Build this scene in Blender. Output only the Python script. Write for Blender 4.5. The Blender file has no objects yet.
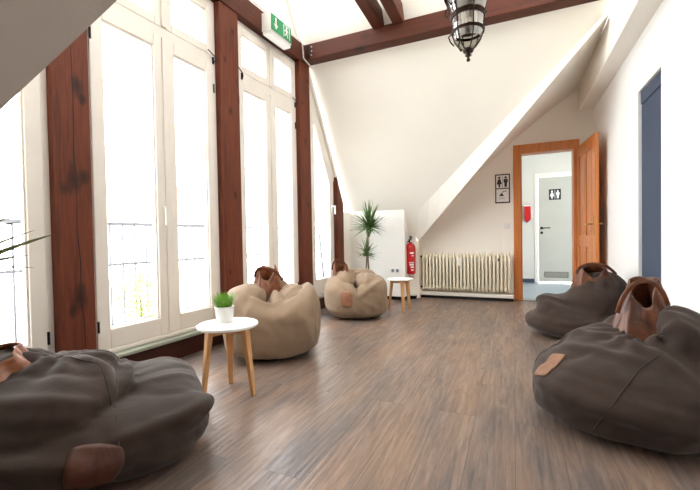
import bpy, bmesh, math, random
import numpy as np
from mathutils import Vector, Matrix, Euler
random.seed(7)
SC = bpy.context.scene
COL = SC.collection
R = math.radians
PI = math.pi

# ------------------------------------------------------------------ camera
H = 0.92
yaw, pitch, roll, FPX = R(23.5), R(-1.12), R(0.98), 376.0
f0 = Vector((-math.sin(yaw)*math.cos(pitch), math.cos(yaw)*math.cos(pitch), math.sin(pitch)))
rt = Vector((math.cos(yaw), math.sin(yaw), 0))
dn = f0.cross(rt)
c_, s_ = math.cos(roll), math.sin(roll)
right = rt*c_ + dn*s_
down = -rt*s_ + dn*c_
cam_d = bpy.data.cameras.new('camera')
cam = bpy.data.objects.new('camera', cam_d)
COL.objects.link(cam)
m = Matrix.Identity(4)
for i in range(3):
    m[i][0] = right[i]; m[i][1] = -down[i]; m[i][2] = -f0[i]
m[0][3], m[1][3], m[2][3] = 0, 0, H
cam.matrix_world = m
cam_d.sensor_width = 36
cam_d.lens = FPX/700*36
cam_d.clip_start = 0.02
SC.camera = cam

# ------------------------------------------------------------------ world, light, exposure
w = bpy.data.worlds.new('world'); SC.world = w; w.use_nodes = True
bg = w.node_tree.nodes['Background']
bg.inputs[0].default_value = (0.93, 0.97, 1.0, 1)
bg.inputs[1].default_value = 11.8
SC.view_settings.view_transform = 'Standard'
SC.view_settings.look = 'None'
SC.view_settings.gamma = 1
SC.view_settings.use_curve_mapping = False
SC.view_settings.exposure = 0.0
SC.cycles.max_bounces = 14
SC.cycles.diffuse_bounces = 9
SC.cycles.transparent_max_bounces = 16
SC.cycles.sample_clamp_indirect = 8
SC.cycles.use_denoising = True

def area(name, loc, rot, sx, sy, energy=0, color=(1, 1, 1), portal=False):
    l = bpy.data.lights.new(name, 'AREA'); l.shape = 'RECTANGLE'; l.size = sx; l.size_y = sy
    l.energy = energy; l.color = color
    if portal: l.cycles.is_portal = True
    o = bpy.data.objects.new(name, l); COL.objects.link(o)
    o.location = loc; o.rotation_euler = rot
    return o

# left gable wall frame: x = offset towards the room, y = along the wall
WA = math.atan2(-0.04739734, 0.99887611)
WL = Vector((-2.375, 2.82, 0))
def wpt(off, t, z):
    return Vector((WL.x + .99887611*off + .04739734*t, WL.y - .04739734*off + .99887611*t, z))
for (t0, t1, z1) in ((-2.75, -1.5, 3.0), (-1.28, -.17, 3.0), (.07, 1.1, 3.0), (1.32, 2.0, 2.2)):
    area('window_portal', wpt(-.16, (t0+t1)/2, (z1+.2)/2), (R(90), 0, R(-90)+WA), t1-t0, z1-.2, portal=True)
area('hall_fill_light', (.7, 6.9, 2.62), (0, 0, 0), .5, .5, 6.2, (1, .99, .97))  # area light added below the hall ceiling to brighten it, without a fixture

# ------------------------------------------------------------------ helpers
def tag(o, label=None, cat=None, group=None, kind=None):
    if label: o['label'] = label
    if cat: o['category'] = cat
    if group: o['group'] = group
    if kind: o['kind'] = kind
    return o

def empty(name, loc=(0, 0, 0), rz=0, rot=None):
    o = bpy.data.objects.new(name, None); COL.objects.link(o)
    o.location = loc; o.rotation_euler = rot if rot else (0, 0, rz)
    o.empty_display_size = .05
    return o

def copy_tree(o, parent=None):
    c = o.copy(); COL.objects.link(c); c.parent = parent
    for ch in list(o.children): copy_tree(ch, c)
    return c

class MB:
    """collects shapes and links them as one mesh object"""
    def __init__(s): s.bm = bmesh.new()
    def _add(s, vs, fs):
        v = [s.bm.verts.new(p) for p in vs]
        for f in fs:
            try: s.bm.faces.new([v[i] for i in f])
            except ValueError: pass
        return v
    def box(s, x0, x1, y0, y1, z0, z1, M=None, bev=0):
        vs = [Vector((x, y, z)) for x in (x0, x1) for y in (y0, y1) for z in (z0, z1)]
        if M is not None: vs = [M @ v for v in vs]
        v = s._add(vs, [(0, 1, 3, 2), (4, 6, 7, 5), (0, 4, 5, 1), (2, 3, 7, 6), (0, 2, 6, 4), (1, 5, 7, 3)])
        if bev:
            es = list({e for q in v for e in q.link_edges})
            bmesh.ops.bevel(s.bm, geom=es, offset=bev, segments=2, affect='EDGES', profile=.6)
        return s
    def prism(s, pts, h, axis='z', base=0, M=None):
        """extrude a 2D outline; axis is the extrusion axis"""
        def P(a, b, c):
            return {'z': Vector((a, b, c)), 'y': Vector((a, c, b)), 'x': Vector((c, a, b))}[axis]
        n = len(pts)
        vs = [P(a, b, base) for a, b in pts] + [P(a, b, base+h) for a, b in pts]
        if M is not None: vs = [M @ v for v in vs]
        s._add(vs, [tuple(range(n))[::-1], tuple(range(n, 2*n))] + [(i, (i+1) % n, n+(i+1) % n, n+i) for i in range(n)])
        return s
    def lathe(s, prof, seg=32, M=None, caps=True):
        vs, fs = [], []
        for r, z in prof:
            for k in range(seg):
                a = 2*PI*k/seg; vs.append(Vector((r*math.cos(a), r*math.sin(a), z)))
        if M is not None: vs = [M @ v for v in vs]
        for i in range(len(prof)-1):
            for k in range(seg):
                fs.append((i*seg+k, i*seg+(k+1) % seg, (i+1)*seg+(k+1) % seg, (i+1)*seg+k))
        if caps:
            fs.append(tuple(range(seg))[::-1]); fs.append(tuple((len(prof)-1)*seg+k for k in range(seg)))
        s._add(vs, fs); return s
    def tube(s, pts, r, seg=10, flat=1.0, up=None, closed=False):
        pts = [Vector(p) for p in pts]; n = len(pts)
        rs = r if hasattr(r, '__len__') else [r]*n
        vs, fs = [], []
        u = None
        for i, p in enumerate(pts):
            t = (pts[min(i+1, n-1)] - pts[max(i-1, 0)]).normalized()
            if up is not None: a = Vector(up)
            elif u is None: a = Vector((0, 0, 1)) if abs(t.z) < .9 else Vector((1, 0, 0))
            else: a = u
            u = (a - t*a.dot(t)).normalized(); b = t.cross(u)
            for k in range(seg):
                an = 2*PI*k/seg
                vs.append(p + u*math.cos(an)*rs[i]*flat + b*math.sin(an)*rs[i])
        for i in range(n-1):
            for k in range(seg):
                fs.append((i*seg+k, i*seg+(k+1) % seg, (i+1)*seg+(k+1) % seg, (i+1)*seg+k))
        fs.append(tuple(range(seg))[::-1]); fs.append(tuple((n-1)*seg+k for k in range(seg)))
        s._add(vs, fs); return s
    def poly(s, pts):
        s._add([Vector(p) for p in pts], [tuple(range(len(pts)))]); return s
    def grid(s, rows):
        n, mm = len(rows), len(rows[0])
        vs = [Vector(p) for r in rows for p in r]
        s._add(vs, [(i*mm+j, i*mm+j+1, (i+1)*mm+j+1, (i+1)*mm+j) for i in range(n-1) for j in range(mm-1)])
        return s
    def build(s, name, mat, parent=None, smooth=False, bevel=0, solid=0, sub=0, recalc=True):
        if recalc: bmesh.ops.recalc_face_normals(s.bm, faces=s.bm.faces)
        me = bpy.data.meshes.new(name); s.bm.to_mesh(me); s.bm.free()
        me.materials.append(mat)
        o = bpy.data.objects.new(name, me); COL.objects.link(o)
        if parent is not None: o.parent = parent
        if solid:
            md = o.modifiers.new('solidify', 'SOLIDIFY'); md.thickness = solid; md.offset = 0
        if bevel:
            md = o.modifiers.new('bevel', 'BEVEL'); md.width = bevel; md.segments = 2; md.limit_method = 'ANGLE'
        if sub:
            md = o.modifiers.new('sub', 'SUBSURF'); md.levels = sub; md.render_levels = sub
        if smooth:
            me.polygons.foreach_set('use_smooth', [True]*len(me.polygons))
            if smooth == 'auto':
                try:
                    me.set_sharp_from_angle(angle=R(40))
                except Exception: pass
        return o

def struct(mb, name, mat, **k):
    return tag(mb.build(name, mat, **k), kind='structure')

# ------------------------------------------------------------------ materials
def srgb(r, g, b):
    f = lambda c: (c/255/12.92) if c/255 <= .04045 else ((c/255+.055)/1.055)**2.4
    return (f(r), f(g), f(b), 1)

def base_mat(name, color, rough=.6, metal=0, spec=None):
    m = bpy.data.materials.new(name); m.use_nodes = True
    b = m.node_tree.nodes['Principled BSDF']
    b.inputs['Base Color'].default_value = color
    b.inputs['Roughness'].default_value = rough
    b.inputs['Metallic'].default_value = metal
    if spec is not None: b.inputs['Specular IOR Level'].default_value = spec
    return m, m.node_tree, b

def N(nt, t, **k):
    n = nt.nodes.new(t)
    for a, v in k.items(): setattr(n, a, v)
    return n

def coords(nt, scale=(1, 1, 1), loc=(0, 0, 0), rot=(0, 0, 0)):
    tc = N(nt, 'ShaderNodeTexCoord'); mp = N(nt, 'ShaderNodeMapping')
    mp.inputs['Scale'].default_value = scale; mp.inputs['Location'].default_value = loc; mp.inputs['Rotation'].default_value = rot
    nt.links.new(tc.outputs['Object'], mp.inputs[0]); return mp.outputs[0]

def noise(nt, vec, scale, detail=4, rough=.5, dist=0):
    n = N(nt, 'ShaderNodeTexNoise'); n.inputs['Scale'].default_value = scale; n.inputs['Detail'].default_value = detail
    n.inputs['Roughness'].default_value = rough; n.inputs['Distortion'].default_value = dist
    nt.links.new(vec, n.inputs['Vector']); return n.outputs['Fac']

def ramp(nt, fac, stops):
    r = N(nt, 'ShaderNodeValToRGB'); e = r.color_ramp.elements
    while len(e) < len(stops): e.new(.5)
    for q, (p, c) in zip(e, stops): q.position = p; q.color = c
    nt.links.new(fac, r.inputs[0]); return r.outputs[0]

def bump(nt, b, h, strength=.3, dist=.01):
    n = N(nt, 'ShaderNodeBump'); n.inputs['Strength'].default_value = strength; n.inputs['Distance'].default_value = dist
    nt.links.new(h, n.inputs['Height']); nt.links.new(n.outputs[0], b.inputs['Normal']); return n

def mix(nt, fac, a, b_, mode='MIX'):
    n = N(nt, 'ShaderNodeMix', data_type='RGBA', blend_type=mode)
    for s, v in ((0, fac), (6, a), (7, b_)):
        if hasattr(v, 'is_linked') or hasattr(v, 'links'): nt.links.new(v, n.inputs[s])
        else: n.inputs[s].default_value = v
    return n.outputs[2]

def mottled(name, c1, c2, rough=.6, scale=8, bscale=60, bstr=.15, metal=0, spec=None, sc=(1, 1, 1)):
    m, nt, b = base_mat(name, c1, rough, metal, spec)
    v = coords(nt, sc)
    nt.links.new(ramp(nt, noise(nt, v, scale), [(.3, c1), (.7, c2)]), b.inputs['Base Color'])
    bump(nt, b, noise(nt, v, bscale), bstr, .003)
    return m

def plaster(name, c):
    c2 = tuple(x*.965 for x in c[:3]) + (1,)
    return mottled(name, c, c2, .85, 1.2, 90, .12, spec=.2)

M_WALL = plaster('white_plaster', srgb(250, 246, 238))
M_WALLR = plaster('cool_white_plaster', srgb(249, 249, 247))
M_CEIL = plaster('ceiling_plaster', srgb(240, 236, 227))
M_HALL = plaster('hall_plaster', srgb(218, 217, 210))
M_BAY = mottled('taupe_plaster', srgb(208, 199, 191), srgb(202, 193, 185), .9, 2, 70, .3, spec=.2)
M_TRIMW = mottled('white_painted_wood', srgb(238, 234, 226), srgb(230, 226, 218), .45, 3, 40, .05)
M_FRAME = mottled('cream_window_paint', srgb(231, 224, 215), srgb(224, 217, 208), .4, 4, 30, .05)
M_BOX = mottled('white_lacquered_board', srgb(246, 245, 241), srgb(240, 239, 235), .5, 3, 60, .04)
M_SILL = mottled('grey_green_sill', srgb(158, 162, 150), srgb(145, 150, 139), .45, 5, 50, .08)
M_BLACK = mottled('black_plinth', srgb(26, 23, 22), srgb(34, 30, 28), .7, 6, 60, .1)
M_DKMET = mottled('black_metal', srgb(28, 26, 25), srgb(40, 36, 34), .45, 6, 60, .1, metal=.6)
M_IRON = mottled('antique_iron', srgb(44, 32, 26), srgb(60, 44, 36), .4, 30, 80, .2, metal=.8)
M_CHROME = mottled('brushed_steel', srgb(190, 188, 182), srgb(175, 172, 166), .25, 8, 90, .05, metal=1)
M_BRASS = mottled('brass', srgb(205, 172, 110), srgb(190, 155, 95), .3, 8, 90, .05, metal=1)
M_RED = mottled('red_enamel', srgb(200, 16, 26), srgb(188, 12, 22), .3, 5, 60, .03)
M_WHITE = mottled('white_plastic', srgb(240, 240, 238), srgb(233, 233, 230), .4, 5, 60, .03)
M_CERAM = mottled('white_ceramic', srgb(242, 242, 240), srgb(236, 236, 234), .2, 5, 40, .03)
M_GREEN = mottled('green_sign_plastic', srgb(22, 150, 92), srgb(18, 140, 84), .4, 5, 60, .02)
M_INK = mottled('black_print', srgb(26, 26, 26), srgb(32, 32, 32), .5, 5, 60, .02)
M_GREY = mottled('light_grey_door_paint', srgb(188, 188, 178), srgb(182, 182, 172), .5, 3, 60, .04)
M_BLUE = mottled('slate_blue_paint', srgb(60, 74, 96), srgb(55, 68, 90), .6, 2, 50, .05)
M_HFLOOR = mottled('blue_speckled_lino', srgb(140, 156, 170), srgb(172, 184, 194), .35, 60, 60, .03)
M_RAD = mottled('cream_radiator_enamel', srgb(238, 232, 212), srgb(232, 225, 204), .35, 5, 60, .03)
M_SOIL = mottled('potting_soil', srgb(48, 34, 24), srgb(70, 50, 36), .9, 60, 90, .6)
M_TOP = mottled('white_tabletop', srgb(244, 243, 240), srgb(239, 238, 235), .35, 4, 60, .02)
M_STONE = mottled('balcony_concrete', srgb(190, 188, 182), srgb(175, 172, 168), .8, 10, 60, .2)
M_HOUSE = mottled('pale_render', srgb(225, 218, 205), srgb(215, 208, 196), .9, 4, 30, .1)
M_ROOFR = mottled('red_roof_tiles', srgb(190, 120, 105), srgb(175, 104, 90), .8, 14, 30, .4)
M_CLOTHR = mottled('faded_red_cloth', srgb(190, 90, 80), srgb(180, 80, 70), .8, 14, 60, .2)
M_LEAFO = mottled('bright_leaf', srgb(196, 208, 140), srgb(160, 182, 110), .6, 10, 30, .2)
M_RAIL = mottled('galvanised_rail', srgb(134, 140, 150), srgb(124, 130, 140), .5, 10, 30, .1, metal=.5)
M_POT = mottled('grey_planter', srgb(110, 108, 104), srgb(96, 94, 90), .6, 10, 50, .2)

def leaf_mat(name, a, b_, s=14):
    m, nt, b = base_mat(name, a, .45)
    v = coords(nt)
    nt.links.new(ramp(nt, noise(nt, v, s), [(.3, a), (.7, b_)]), b.inputs['Base Color'])
    return m
M_DRAC = leaf_mat('dracaena_leaf', srgb(52, 82, 42), srgb(112, 146, 84))
M_YUCC = leaf_mat('yucca_leaf', srgb(74, 84, 44), srgb(120, 124, 78))
M_GRASS = leaf_mat('grass_blade', srgb(78, 140, 34), srgb(140, 190, 60), 40)
M_STEM = mottled('plant_cane', srgb(120, 104, 80), srgb(96, 82, 62), .8, 40, 60, .5)

def timber(name, c1, c2, cdark, axis='z', knots=True, rough=.62, gs=1.0, spots=()):
    """wood with grain along one axis, knots, and a drying crack"""
    m, nt, b = base_mat(name, c1, rough, 0, .3 if rough > .5 else .5)
    st = {'z': (14*gs, 14*gs, 1.1*gs), 'y': (14*gs, 1.1*gs, 14*gs), 'x': (1.1*gs, 14*gs, 14*gs)}[axis]
    v = coords(nt, st)
    g = noise(nt, v, 1.6, 7, .62, 1.2)
    col = ramp(nt, g, [(.25, c2), (.5, c1), (.75, tuple(min(1, x*1.25) for x in c1[:3])+(1,))])
    fine = noise(nt, v, 6, 4, .6)
    col = mix(nt, .25, col, ramp(nt, fine, [(.35, c2), (.65, c1)]))
    if knots:
        ks = {'z': (1.5, 1.5, 1), 'y': (1.5, 1, 1.5), 'x': (1, 1.5, 1.5)}[axis]
        vk = coords(nt, tuple(k*2.1 for k in ks))
        vo = N(nt, 'ShaderNodeTexVoronoi'); vo.inputs['Scale'].default_value = 1.0
        nt.links.new(vk, vo.inputs['Vector'])
        k = ramp(nt, vo.outputs['Distance'], [(.05, (1, 1, 1, 1)), (.2, (0, 0, 0, 1))])
        sm = N(nt, 'ShaderNodeMath', operation='MULTIPLY'); nt.links.new(k, sm.inputs[0]); sm.inputs[1].default_value = .85
        col = mix(nt, sm.outputs[0], col, cdark)
    wob = noise(nt, coords(nt, (14, 14, 5)), 1.6, 4)
    for (ky, kz, kr) in spots:
        vv = coords(nt, (0, 1/kr, .62/kr), (0, -ky/kr, -.62*kz/kr))
        ln = N(nt, 'ShaderNodeVectorMath', operation='LENGTH'); nt.links.new(vv, ln.inputs[0])
        ad = N(nt, 'ShaderNodeMath', operation='MULTIPLY_ADD'); nt.links.new(wob, ad.inputs[0]); ad.inputs[1].default_value = .9; nt.links.new(ln.outputs['Value'], ad.inputs[2])
        k = ramp(nt, ad.outputs[0], [(.45, (.88,)*3+(1,)), (.75, (.5,)*3+(1,)), (1.0, (0, 0, 0, 1))])
        col = mix(nt, k, col, cdark)
    nt.links.new(col, b.inputs['Base Color'])
    bump(nt, b, g, .35, .004)
    return m

RB1, RB2, RBD = srgb(106, 51, 30), srgb(60, 27, 17), srgb(34, 17, 12)
M_POST = timber('red_brown_timber_upright', RB1, RB2, RBD, 'z', False, spots=((-.05, .62, .035), (.03, 1.34, .05), (.0, 2.1, .06), (-.06, 2.55, .05), (.05, 2.85, .04)))
M_POSTK = timber('red_brown_timber_knotty', RB1, RB2, RBD, 'z', False, spots=((.005, .58, .12), (-.03, .50, .06), (-.01, 1.30, .12), (-.06, 1.24, .06), (.06, 1.33, .06), (.03, 1.88, .09), (.06, 1.80, .05)))
M_BEAMX = timber('red_brown_timber_cross', srgb(84, 40, 25), srgb(46, 22, 14), RBD, 'x')
M_BEAMY = timber('red_brown_timber_long', srgb(88, 42, 26), srgb(52, 24, 15), RBD, 'y')
M_PLINTH = timber('dark_timber_plinth', srgb(70, 34, 24), srgb(48, 22, 15), RBD, 'y', False)
M_DOORW = timber('orange_pine', srgb(208, 130, 68), srgb(184, 104, 50), srgb(120, 60, 26), 'z', False, .35, 1.0)
M_DOORWX = timber('orange_pine_cross', srgb(190, 110, 52), srgb(166, 88, 38), srgb(120, 60, 26), 'x', False, .35)
M_OAK = timber('pale_oak', srgb(214, 164, 112), srgb(196, 144, 92), srgb(150, 104, 64), 'z', False, .45, 1.6)
M_OAKX = timber('pale_oak_rail', srgb(206, 156, 104), srgb(188, 136, 86), srgb(150, 104, 64), 'x', False, .45, 1.6)

def floor_mat():
    m, nt, b = base_mat('oak_vinyl_planks', srgb(130, 110, 96), .4)
    L = nt.links.new
    tc = N(nt, 'ShaderNodeTexCoord'); sep = N(nt, 'ShaderNodeSeparateXYZ'); L(tc.outputs['Object'], sep.inputs[0])
    cmb = N(nt, 'ShaderNodeCombineXYZ'); L(sep.outputs['Y'], cmb.inputs['X']); L(sep.outputs['X'], cmb.inputs['Y'])
    br = N(nt, 'ShaderNodeTexBrick'); br.offset = .37; br.offset_frequency = 2
    br.inputs['Scale'].default_value = 1; br.inputs['Brick Width'].default_value = 1.22; br.inputs['Row Height'].default_value = .185
    br.inputs['Mortar Size'].default_value = .0012; br.inputs['Mortar Smooth'].default_value = 0
    br.inputs['Color1'].default_value = (0, 0, 0, 1); br.inputs['Color2'].default_value = (1, 1, 1, 1); br.inputs['Mortar'].default_value = (.5, .5, .5, 1)
    L(cmb.outputs[0], br.inputs['Vector'])
    # per plank shift of the grain
    off = N(nt, 'ShaderNodeVectorMath', operation='SCALE'); L(br.outputs['Color'], off.inputs[0]); off.inputs['Scale'].default_value = 7.3
    add = N(nt, 'ShaderNodeVectorMath', operation='ADD'); L(tc.outputs['Object'], add.inputs[0]); L(off.outputs[0], add.inputs[1])
    mp = N(nt, 'ShaderNodeMapping'); mp.inputs['Scale'].default_value = (13, 1.5, 1); L(add.outputs[0], mp.inputs[0])
    g = noise(nt, mp.outputs[0], 1.5, 8, .62, 1.6)
    mp2 = N(nt, 'ShaderNodeMapping'); mp2.inputs['Scale'].default_value = (9, .9, 1); L(add.outputs[0], mp2.inputs[0])
    wv = N(nt, 'ShaderNodeTexWave', wave_type='RINGS', rings_direction='SPHERICAL'); wv.inputs['Scale'].default_value = 1.1
    wv.inputs['Distortion'].default_value = 6; wv.inputs['Detail'].default_value = 3; wv.inputs['Detail Scale'].default_value = 1.4
    L(mp2.outputs[0], wv.inputs['Vector'])
    col = ramp(nt, g, [(.34, srgb(62, 54, 51)), (.43, srgb(108, 89, 78)), (.54, srgb(158, 130, 111)), (.66, srgb(190, 178, 168))])
    col = mix(nt, .30, col, ramp(nt, wv.outputs['Fac'], [(.12, srgb(92, 80, 73)), (.5, srgb(166, 144, 128))]))
    mp3 = N(nt, 'ShaderNodeMapping'); mp3.inputs['Scale'].default_value = (75, 3.2, 1); L(add.outputs[0], mp3.inputs[0])
    col = mix(nt, .38, col, ramp(nt, noise(nt, mp3.outputs[0], 1.4, 6, .7, .6), [(.36, srgb(52, 44, 40)), (.60, srgb(170, 148, 132))]))
    tint = ramp(nt, br.outputs['Color'], [(0, srgb(128, 128, 132)), (.5, srgb(205, 192, 182)), (1, srgb(182, 162, 148))])
    col = mix(nt, .60, col, tint, 'MULTIPLY')
    # broad worn patches
    wn = noise(nt, coords(nt, (3.0, .7, 1)), 1.6, 5, .6)
    col = mix(nt, .35, col, ramp(nt, wn, [(.38, srgb(100, 100, 106)), (.62, srgb(172, 142, 120))]))
    br_g = N(nt, 'ShaderNodeMix', data_type='RGBA'); L(br.outputs['Fac'], br_g.inputs[0]); L(col, br_g.inputs[6]); br_g.inputs[7].default_value = srgb(84, 74, 68)
    L(br_g.outputs[2], b.inputs['Base Color'])
    rr = ramp(nt, g, [(.3, (.40,)*3+(1,)), (.7, (.27,)*3+(1,))]); L(rr, b.inputs['Roughness'])
    hm = mix(nt, .5, wv.outputs['Color'], ramp(nt, g, [(0, (0, 0, 0, 1)), (1, (1, 1, 1, 1))]))
    bump(nt, b, hm, .22, .004)
    return m
M_FLOOR = floor_mat()

def fabric(name, c, c2):
    m, nt, b = base_mat(name, c, .92, 0, .25)
    v = coords(nt)
    nt.links.new(ramp(nt, noise(nt, v, 3.5, 5), [(.3, c), (.7, c2)]), b.inputs['Base Color'])
    wr = noise(nt, coords(nt, (1, 1, 1.6)), 5.5, 3, .5, .8)
    wv = noise(nt, v, 260, 2)
    b1 = N(nt, 'ShaderNodeBump'); b1.inputs['Strength'].default_value = .3; b1.inputs['Distance'].default_value = .02
    nt.links.new(wr, b1.inputs['Height'])
    b2 = N(nt, 'ShaderNodeBump'); b2.inputs['Strength'].default_value = .35; b2.inputs['Distance'].default_value = .002
    nt.links.new(wv, b2.inputs['Height']); nt.links.new(b1.outputs[0], b2.inputs['Normal']); nt.links.new(b2.outputs[0], b.inputs['Normal'])
    b.inputs['Sheen Weight'].default_value = .15
    return m
M_BEIGE = fabric('beige_canvas', srgb(150, 128, 106), srgb(140, 118, 97))
M_BROWN = fabric('dark_brown_canvas', srgb(62, 49, 42), srgb(54, 42, 36))

def leather(name, c, c2, rough=.38):
    m, nt, b = base_mat(name, c, rough)
    v = coords(nt)
    n1 = noise(nt, v, 9, 6, .6, .6)
    nt.links.new(ramp(nt, n1, [(.3, c2), (.65, c)]), b.inputs['Base Color'])
    bump(nt, b, n1, .5, .012)
    return m
M_LEATH = leather('tan_leather', srgb(150, 90, 54), srgb(88, 44, 24))
M_LEATHD = leather('worn_brown_leather', srgb(122, 68, 40), srgb(54, 27, 16), .36)
M_PATCH = leather('faded_leather_patch', srgb(150, 108, 82), srgb(118, 80, 58), .5)
M_PATCHR = leather('russet_leather_patch', srgb(92, 52, 34), srgb(68, 36, 24), .55)
M_PATCHB = leather('sand_leather_patch', srgb(158, 110, 80), srgb(128, 84, 60), .6)
M_THREAD = mottled('seam_thread', srgb(58, 48, 43), srgb(64, 53, 48), .9, 20, 60, .1)
M_THREADB = mottled('beige_seam_thread', srgb(140, 120, 98), srgb(146, 126, 104), .9, 20, 60, .1)

def glass_mat(name='window_glass', tint=(1, 1, 1, 1), gl=.06, rough=.02):
    m = bpy.data.materials.new(name); m.use_nodes = True; nt = m.node_tree; nt.nodes.clear()
    o = N(nt, 'ShaderNodeOutputMaterial'); t = N(nt, 'ShaderNodeBsdfTransparent'); t.inputs[0].default_value = tint
    g = N(nt, 'ShaderNodeBsdfGlossy'); g.inputs['Roughness'].default_value = rough
    fr = N(nt, 'ShaderNodeFresnel'); fr.inputs[0].default_value = 1.45
    ml = N(nt, 'ShaderNodeMath', operation='MULTIPLY_ADD'); ml.inputs[1].default_value = 1.0; ml.inputs[2].default_value = gl
    geo = N(nt, 'ShaderNodeNewGeometry'); inv = N(nt, 'ShaderNodeMath', operation='SUBTRACT'); inv.inputs[0].default_value = 1
    nt.links.new(geo.outputs['Backfacing'], inv.inputs[1])
    nt.links.new(fr.outputs[0], ml.inputs[0])
    front = N(nt, 'ShaderNodeMath', operation='MULTIPLY'); nt.links.new(ml.outputs[0], front.inputs[0]); nt.links.new(inv.outputs[0], front.inputs[1])
    mx = N(nt, 'ShaderNodeMixShader'); nt.links.new(front.outputs[0], mx.inputs[0])
    nt.links.new(t.outputs[0], mx.inputs[1]); nt.links.new(g.outputs[0], mx.inputs[2]); nt.links.new(mx.outputs[0], o.inputs[0])
    return m
M_GLASS = glass_mat(gl=0.0)
M_LGLASS = glass_mat('smoked_lantern_glass', (.66, .65, .62, 1), .34, .16)

# ------------------------------------------------------------------ room shell
YB = 5.75       # back wall
XR = 0.96       # right wall
def zR(y): return 1.36 - 1.7*(y - 5.22)          # back roof slope
def zF(y): return 1.339 + 2.31*(y - .655)        # steep front roof slope
def E_(x): return (x, .655 + .3895*(x+1.474), 1.339 + .9*(x+1.474))   # diagonal edge where the front slope is cut away
struct(MB().box(-3.6, 1.6, -1.8, 5.86, -.12, 0), 'floor', M_FLOOR)

# back wall with the doorway, and the small pier beside the knee wall
mb = MB()
mb.box(-2.9, .05, YB, YB+.15, 0, 3.2); mb.box(.78, 1.1, YB, YB+.15, 0, 3.2); mb.box(.05, .78, YB, YB+.15, 2.09, 3.2)
mb.prism([(-1.46, 5.49), (-1.325, 5.49), (-1.325, YB+.02), (-1.46, YB+.02)], .93, 'z', 0)
mb.prism([(-1.325, 5.50), (-1.288, 5.50), (-1.288, YB+.02), (-1.325, YB+.02)], .853, 'z', 0)
mb.box(-1.46, -1.30, 5.487, YB+.02, .90, 1.15)  # hidden block added behind the slope to stop a light leak
struct(mb, 'wall_back', M_WALL)
# knee wall: a boxed white front under the slope, standing on a recessed black plinth
mb = MB().prism([(-2.62, 5.25), (-1.43, 5.25), (-1.43, YB), (-2.62, YB)], 1.31, 'z', .055)
struct(mb, 'wall_knee', M_BOX, bevel=.004)
struct(MB().box(-2.6, -1.46, 5.29, 5.6, 0, .055), 'baseboard_knee', M_BLACK)
# right wall with the door recess
mb = MB()
mb.box(XR, XR+.14, -1.8, 3.32, 0, 3.6); mb.box(XR, XR+.14, 3.85, YB+.1, 0, 3.6); mb.box(XR, XR+.14, 3.32, 3.85, 2.085, 3.6)
struct(mb, 'wall_right', M_WALLR)
d2 = empty('door_2', (XR+.022, 3.585, 0)); tag(d2, kind='structure')
MB().box(0, .04, -.262, .262, 0, 1.975).build('door_leaf', M_BLUE, d2, bevel=.004)
MB().box(-.005, .05, -.262, .262, 1.98, 2.083).build('door_header', M_BLUE, d2, bevel=.002)

# back roof slope, its diagonal edge and the sloping alcove ceiling
TH = .03
A = [(-1.317, 5.474, .928), (-1.225, 5.263, 1.287), (.802, 4.262, 2.99)]
Bp = [(-1.29, 5.5, .85), (.802, 3.993, 2.871)]
mb = MB()
pts = [(-2.9, 5.75, zR(5.75)), (-1.325, 5.75, zR(5.75))] + [(x, y, zR(y)) for x, y, z in A] + [(.802, 4.262, zR(4.262)), (1.1, 4.262, zR(4.262)), (1.1, 2.596, zR(2.596)), (-2.9, 2.596, zR(2.596))]
mb.poly(pts)
struct(mb, 'ceiling', M_CEIL, recalc=False)
# strip of slope beside the knee wall
# diagonal boxed edge: subdivide A and B
def resample(P, n):
    P = [Vector(p) for p in P]; L = [0]
    for i in range(1, len(P)): L.append(L[-1]+(P[i]-P[i-1]).length)
    out = []
    for k in range(n):
        s = L[-1]*k/(n-1); i = max(j for j in range(len(P)) if L[j] <= s+1e-9); i = min(i, len(P)-2)
        out.append(P[i].lerp(P[i+1], (s-L[i])/(L[i+1]-L[i])))
    return out
As, Bs = resample(A[1:], 13), resample(Bp, 13)
As[0] = Vector(A[1])
Bx = [Bs[0]]
struct(MB().grid([As, Bs]).poly([A[0], A[1], Bp[0]]), 'ceiling_slope_edge', M_CEIL)
Cs = [Vector((-1.29 + (.802+1.29)*(k/12), YB+.04, 0)) for k in range(13)]
for k, c in enumerate(Cs):
    u = k/12
    c.z = .93 + (2.84-.93)*u + .13*math.sin(PI*u)
struct(MB().poly([(-1.289, 5.5, .84), (-1.289, 5.5, .86), (-1.289, YB, .94), (-1.289, YB, .84)]).poly([(-1.289, 5.5, .852), (-1.289, YB, .852), (-1.5, YB, 1.0), (-1.5, 5.48, 1.0)]), 'ceiling_leak_plug', M_WALL)  # faces added to plug the gap that let light in beside the pier
Ms = [b.lerp(c, .5) + Vector((0, .0, .03*math.sin(PI*k/12))) for k, (b, c) in enumerate(zip(Bs, Cs))]
struct(MB().grid([Bs, Ms, Cs]), 'ceiling_alcove', M_CEIL, smooth=True)
# boxed purlin along the right wall
struct(MB().box(.802, XR+.02, -1.8, YB+.02, 2.52, 2.87), 'ceiling_purlin_casing', M_WALL, bevel=.006)
# front slope above the windows, and the sloping bay ceiling the camera stands under
struct(MB().poly([E_(-2.9), (-2.9, 2.596, zF(2.596)), (1.1, 2.596, zF(2.596)), E_(1.1)]), 'ceiling_front', M_CEIL, recalc=False)
struct(MB().poly([E_(-2.9), E_(1.1), (1.1, -1.9, E_(1.1)[2]), (-2.9, -1.9, E_(-2.9)[2])]), 'ceiling_bay', M_BAY, recalc=False)
# wall behind the camera
mb = MB()
mb.box(-2.9, 1.1, -1.9, -1.8, 0, 3.7)
struct(mb, 'wall_front', M_BAY)
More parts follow.
